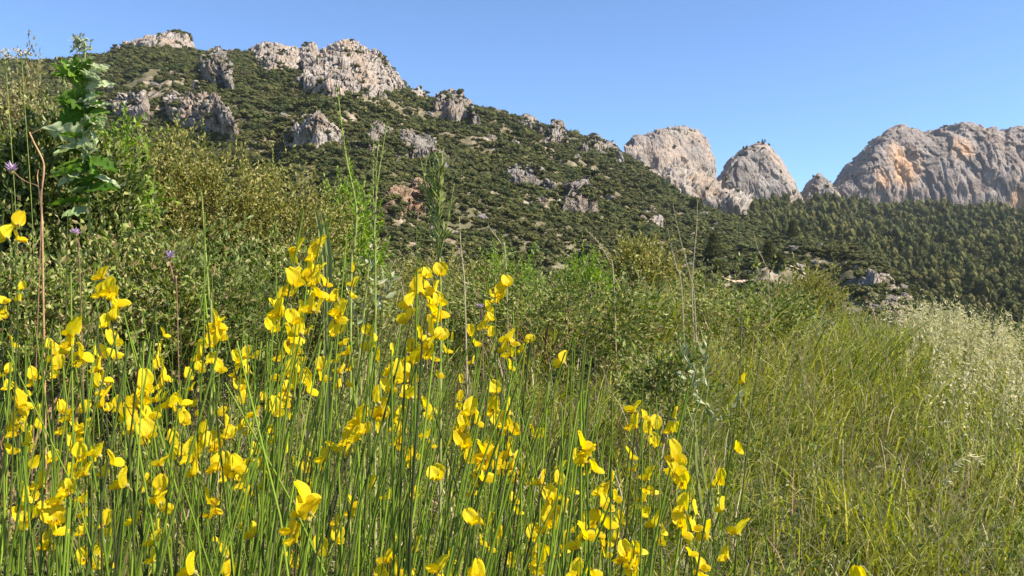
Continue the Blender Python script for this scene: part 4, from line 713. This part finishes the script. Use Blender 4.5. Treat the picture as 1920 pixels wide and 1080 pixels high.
# ---------------------------------------------------------------- the flowering broom
def surf(fx, nu, nv):
    U, Vv = np.meshgrid(np.linspace(-1, 1, nu), np.linspace(0, 1, nv), indexing='ij'); return np.stack(fx(U, Vv), -1).reshape(-1, 3), grid_faces(nu, nv)
def flower_mesh(kind, k):
    mb = MB(); S = 1.0; r = random.Random(k)
    op = {'open': 1.0, 'half': .6, 'bud': .22, 'wilt': .75}[kind]; a = r.uniform(.8, 1.15)
    def banner(U, V):
        wv = np.sin(np.pi * (0.10 + 0.84 * V)) ** .65 * .52 * (0.35 + .65 * op)
        x_ = U * wv; z_ = V * (1.0 * a) - .13 * V * np.abs(U) ** 1.5 * 0 - .10 * (V > .8) * (1 - np.abs(U)) * (V - .8) * 5
        y_ = .38 * V ** 1.6 * op * .7 - (0.32 + .3 * (1 - op)) * np.abs(U) ** 1.4 * wv * 1.3 + .045 * np.sin(U * 7 + V * 5 + k) + .03 * np.sin(U * 13 - V * 8 + 2 * k) * V + (-.25 * V ** 3 if kind == 'wilt' else 0)
        return x_, y_, z_
    V, F = surf(banner, 11, 10); mb.add(V, F)
    if kind != 'bud':
        for s in (-1, 1):
            def wing(U, V, s=s):
                wv = .20 * np.sin(np.pi * (.08 + .86 * V)) ** .7; return s * (.07 + .22 * V * op) + U * wv * .5, -.1 - .62 * V, .12 + U * wv - .10 * V + .2 * V * (1 - V)
            V, F = surf(wing, 5, 8); mb.add(V, F)
        def keel(U, V):
            wv = .17 * np.sin(np.pi * (.05 + .9 * V)) ** .7; return wv * np.sin(U * 2.3) * .6, -.05 - .72 * V, .0 - .18 * np.sin(V * 2.4) + wv * (1 - np.cos(U * 2.3)) * .8 + .16 * V ** 2
        V, F = surf(keel, 7, 9); mb.add(V, F)
    c = IC1 * np.array([.12, .14, .14]) + [0, .02, .02]; mb.add(c, IF1, 1)
    V, F = tube([[0, .02, .02], [0, .12, -.12], [0, .2, -.26]], [.05, .035, .03], 5); mb.add(V, F, 1)
    return mb.mesh('flower', [M_petal, M_calyx], smooth=True)
FL = [flower_mesh('open', 1), flower_mesh('open', 2), flower_mesh('half', 3), flower_mesh('wilt', 4), flower_mesh('half', 5), flower_mesh('bud', 6)]
ftext = """14,432,44 30,440,30 45,533,20 5,560,22 3,592,20 205,535,40 218,545,36 190,545,30 222,582,40 145,612,44 148,655,40 213,633,34 190,680,36 195,710,30 100,655,28 92,645,20 298,655,30 300,676,28 268,712,36 262,745,28 330,745,38 306,715,26 403,600,40 398,632,36 384,640,30 400,668,30 557,482,36 592,470,40 590,495,46 604,497,26 552,520,38 595,545,46 588,570,30 632,550,44 525,575,42 548,592,50 512,603,40 565,612,36 540,628,40 630,590,36 577,618,26 664,528,26 14,690,26 10,720,24 35,750,42 40,778,40 530,700,38 548,715,42 578,705,34 560,690,28 516,760,46 37,762,44 140,800,36 150,842,48 187,840,52 207,856,40 165,877,36 102,853,28 140,818,30 165,790,30 200,730,30 252,765,42 278,772,46 262,792,40 297,790,36 270,740,36 338,748,46 415,770,26 365,845,44 372,832,30 400,820,38 412,860,42 438,865,44 425,880,34 385,800,26 482,770,30 510,802,26 500,880,32 625,835,44 610,850,36 238,893,62 270,908,40 300,902,40 300,942,44 130,910,40 160,930,30 105,958,50 103,990,46 388,930,36 578,955,68 548,985,40 365,1055,52 425,1030,36 425,1062,36 395,1005,22 630,1000,30 572,870,28 770,560,46 790,520,40 818,535,40 815,580,46 824,590,36 805,612,46 785,622,44 800,655,50 780,667,40 700,640,38 705,665,30 740,690,38 735,705,32 765,700,40 772,732,44 710,740,50 690,770,30 776,535,24 797,508,28 935,542,34 950,527,24 917,592,28 912,570,24 957,628,38 958,655,28 992,633,24 1058,668,34 890,640,24 845,633,22 600,700,30 575,722,36 712,770,40 675,780,46 665,792,36 755,775,30 795,755,34 800,812,26 660,840,34 880,762,38 925,755,40 958,762,40 868,817,42 822,882,40 918,830,44 910,862,50 905,888,44 935,868,42 960,838,40 962,876,28 884,966,50 1013,810,24 1090,825,48 1105,842,38 1104,874,28 1020,895,36 1046,893,38 1060,945,46 1030,950,40 1025,985,42 1095,995,48 1127,935,46 1150,895,30 1135,975,36 1130,1012,36 1175,1030,36 1196,1028,34 1190,760,36 1205,775,26 1225,820,30 1265,775,28 1263,845,46 1270,872,44 1215,888,30 1235,970,44 1275,970,40 1012,1040,46 1032,1035,30 1082,1066,50 1110,1070,32 1185,1070,40 730,1040,44 738,1062,38 825,1055,50 845,1072,32 888,1065,56 768,1076,28 1378,835,26 1385,988,36 1299,982,36 1329,994,34 1288,1010,30 1358,945,34 1350,890,28 1365,1035,34 1310,1075,34 1610,1072,44 1340,905,24 1395,710,18 60,700,24 110,680,26 350,700,24 450,720,26 470,690,24 640,690,28 655,655,24 480,840,28 540,840,26 560,900,30 460,900,30 350,870,28 320,820,28 60,820,28 20,640,22 80,900,34 45,965,34 210,990,34 180,1030,34 290,1010,32 480,990,34 660,940,30 700,900,28 760,850,28 740,800,26 820,700,24 860,740,22 990,870,26 960,930,28 1000,1000,32 930,1010,32 1160,1000,30 1060,1010,30 1210,930,28 1180,850,24"""
FLW = [tuple(float(v) for v in q.split(',')) for q in ftext.split()]
for (a, b, c) in list(FLW):
    for q_ in range(2):
        if random.random() < .6 and a < 1330: FLW.append((a + random.uniform(-11, 11), b + random.choice((-1, 1, 1)) * random.uniform(14, 34), c * random.uniform(.7, .98)))
for q_ in range(75):
    a = random.uniform(0, 1180); FLW.append((a, random.uniform(640 if a < 900 else 800, 1075), random.uniform(20, 34)))
# plants: root position and what sets each apart
plants = [(-0.62, 0.62, 'yellow flowering broom bush filling the bottom left corner'), (-0.36, 0.66, 'broom bush with the large flower near the bottom, left of centre'), (-0.16, 0.78, 'broom bush with dense upright stems at bottom centre left'), (0.03, 0.80, 'broom bush at bottom centre with flowers close together in a column'), (0.20, 0.98, 'broom bush right of centre with stems leaning right and scattered flowers'), (0.36, 1.22, 'last broom bush on the right, sparse with a few flowers before open grass'),
          (-1.10, 1.45, 'broom bush at the left edge below the dark bush'), (-0.78, 1.35, 'broom bush behind the bottom left one, flowering in front of the dark leafy weeds'), (-0.50, 1.35, 'broom bush topped by the highest cluster of yellow flowers'), (-0.22, 1.45, 'broom bush with tall flower column in front of the narrow leaved weed'), (0.05, 1.65, 'farther broom bush at centre with few small flowers above green stems'), (0.48, 1.05, 'tiny broom clump poking into the bottom edge at the right')]
PR = []
for (x_, y_, lab) in plants:
    g0 = (x_, y_, float(G(x_, y_)) - .01); PR.append([thing('broom_bush', g0, lab, 'shrub', 'flowering broom bushes'), np.array(g0), 0])
def plant_for(px, d):
    best = 0; bd = 1e9
    for k, (r0, g0, c) in enumerate(PR):
        if k == 11 and not px > 1520: continue
        if c >= 98: continue
        p_ = (px - 960) / FPX * d; e = (p_ - .10 * 1 - g0[0]) ** 2 + 0.5 * (d - g0[1]) ** 2
        if k == 11: e = 0
        if e < bd: bd = e; best = k
    return best
def stem(k, low, tip, r0):
    """one rush-like stem: leaves the root steeply, then runs straight along low -> tip"""
    r_, g0, _ = PR[k]; PR[k][2] += 1
    b = g0 + np.array([random.gauss(0, .06), random.gauss(0, .06), 0]); tip = np.asarray(tip); dr = tip - np.asarray(low); dr = dr / np.linalg.norm(dr); L_ = np.linalg.norm(tip - b)
    p1 = b + np.array([(tip - b)[0] * .15, (tip - b)[1] * .15, L_ * .3]); p2 = tip - dr * L_ * .62
    t = np.linspace(0, 1, 16)[:, None]; c = (1 - t) ** 3 * b + 3 * (1 - t) ** 2 * t * p1 + 3 * (1 - t) * t * t * p2 + t ** 3 * tip
    c[1:-1] += np.cumsum(rng.normal(size=(14, 3)) * np.array([.0018, .0018, 0]), 0)
    V, F = tube(c, np.interp(np.linspace(0, 1, len(c)), [0, .7, 1], [r0, r0 * .85, r0 * .35]), 6)
    mb = MB().add(V, F)
    for q_ in range(random.choice((0, 0, 1, 2))):      # side shoots
        i_ = random.randint(8, 12); L2 = random.uniform(.06, .2) * L_; sd = np.array([random.uniform(-.3, .3), random.uniform(-.25, .25), 1.0]); p0 = c[i_]
        bp = curve([p0, p0 + (dr * .5 + sd * .5) * L2 * .45 + np.array([sd[0], sd[1], 0]) * L2 * .15, p0 + (dr + sd) * .5 * L2 + np.array([sd[0], sd[1], 0]) * L2 * .2], 7); V, F = tube(bp, np.linspace(r0 * .6, r0 * .3, len(bp)), 5); mb.add(V, F)
    return mb.build('stem', M_stem, r_, smooth=True)
def put_flower(st, px, py, s, d, sp):
    kind = random.choices(range(6), [4, 4, 3, 1.4, 3, .8 if s > 30 else 1.8])[0]
    o = bpy.data.objects.new('flower', FL[kind]); COL.objects.link(o); size = 0.0205 * (.86 if s > 42 else 1) * random.uniform(.88, 1.12) * (s * d / 36)
    c = P(px, py, d); o.parent = st
    par = Matrix.Identity(4)
    o.matrix_parent_inverse = (st.parent.matrix_basis @ st.matrix_parent_inverse).inverted()
    yaw = random.uniform(-2.2, 2.2); tilt = random.uniform(-.35, .25)
    o.matrix_basis = Matrix.Translation(Vector(c) - Vector((0, 0, size * .45))) @ Matrix.Rotation(yaw, 4, 'Z') @ Matrix.Rotation(tilt, 4, 'X') @ Matrix.Rotation(random.uniform(-.38, .38), 4, 'Y') @ Matrix.Scale(size, 4)
left = sorted(FLW, key=lambda f: f[1]); used = set()
for i_, f in enumerate(left):
    if i_ in used: continue
    grp = [f]; used.add(i_); d = float(np.clip(37 / f[2], .58, 1.9)); lean = random.uniform(-.10, .30) if f[0] > 500 else random.uniform(-.22, .2)
    for j_ in range(i_ + 1, len(left)):
        g_ = left[j_]
        if j_ in used or len(grp) >= 5: continue
        if 8 < g_[1] - grp[-1][1] < 62 and abs(g_[0] - (f[0] - lean * (g_[1] - f[1]))) < 22 and abs(g_[2] - f[2]) < 16: grp.append(g_); used.add(j_)
    off = random.choice((-1, 1)) * 9
    gx_ = np.array([g_[0] for g_ in grp]); gy_ = np.array([g_[1] for g_ in grp]); mx_, my_ = gx_.mean(), gy_.mean(); xl = lambda yy: mx_ - lean * (yy - my_)
    lx, ly = xl(grp[-1][1]), grp[-1][1]; th = [P(lx + off, ly + 12, d + .008)] + ([P(xl(f[1]) + off, f[1] + 12, d + .008)] if ly - f[1] > 30 else [])
    f = (xl(f[1]), f[1], f[2])
    up = random.uniform(8, 60) if random.random() < .75 else random.uniform(80, 150); tip = P(f[0] + off + lean * up, f[1] - up, d + .01)
    low = P(xl(f[1] + 200) + off, f[1] + 200, d + .01 + random.uniform(-.02, .04))
    k = plant_for(lx - lean * 300, d); s_ = stem(k, low, tip, random.uniform(.0019, .0029))
    for g_ in grp: put_flower(s_, g_[0], g_[1], g_[2], d, 0)
# stems without flowers
cnt = 0
while cnt < 420:
    d = random.uniform(.75, 2.0); px = random.uniform(-40, 1460) if random.random() < .8 else random.uniform(550, 1250)
    dens = 1.0 if px < 1150 else .30
    if random.random() > dens: continue
    if px < 500 and random.random() > .75: continue
    topline = np.interp(px, [0, 200, 380, 600, 900, 1100, 1300, 1460], [520, 520, 470, 480, 560, 640, 760, 880]); py = topline + abs(random.gauss(0, 1)) * 190 + random.uniform(-20, 60)
    if d < 1.0: py = max(py, 640)
    lean = random.uniform(-.05, .38) if px > 480 else random.uniform(-.32, .32)
    if random.random() < .08: lean += random.choice((-1, 1)) * .35
    k = plant_for(px - lean * 400, d)
    if PR[k][2] >= 96: cnt += 1; continue
    stem(k, P(px - lean * 300, py + 300, d + random.uniform(-.04, .04)), P(px, py, d), random.choice((.0014, .0019, .0024, .0030))); cnt += 1
# long dark bare stems crossing in front
for xs, ys, d in [((300, 330, 345, 365), (1010, 800, 720, 680), .95), ((262, 300, 345, 372), (980, 850, 740, 640), 1.0), ((560, 590, 640, 668), (900, 760, 560, 500), 1.2), ((920, 960, 1010, 1060), (1040, 900, 760, 660), .95), ((1225, 1250, 1262, 1300), (1060, 940, 860, 700), 1.2), ((1385, 1400, 1415, 1432), (960, 860, 740, 620), 1.5), ((1445, 1450, 1435, 1420), (1070, 980, 920, 870), 1.3), ((40, 60, 55, 48), (1070, 900, 780, 640), .9), ((395, 398, 390, 384), (1000, 800, 620, 400), 1.1), ((225, 215, 222, 232), (900, 700, 520, 400), 1.6), ((130, 126, 128, 127), (900, 700, 560, 400), 1.7), ((455, 470, 480, 492), (900, 700, 560, 440), 1.5), ((1075, 1078, 1080, 1074), (960, 800, 690, 640), 1.3)]:
    k = plant_for(xs[0] - 30, d); stem(k, P(xs[0], ys[0], d), P(xs[-1], ys[-1], d), .0025)

# thin summer air over the hills
hz = MB(); c = np.array([[a, b, c_] for a in (-700, 1500) for b in (-150, 1450) for c_ in (-60, 420)], float)
hz.add(c, [[0, 1, 3, 2], [4, 6, 7, 5], [0, 4, 5, 1], [2, 3, 7, 6], [0, 2, 6, 4], [1, 5, 7, 3]])
mh, t, o_ = newmat('air'); pv = t.nodes.new('ShaderNodeVolumePrincipled'); pv.inputs['Color'].default_value = (0.80, 0.88, 1, 1); pv.inputs['Density'].default_value = 0.00005; pv.inputs['Anisotropy'].default_value = 0.0
t.links.new(pv.outputs[0], o_.inputs['Volume']); hz.build('haze', mh)['kind'] = 'stuff'
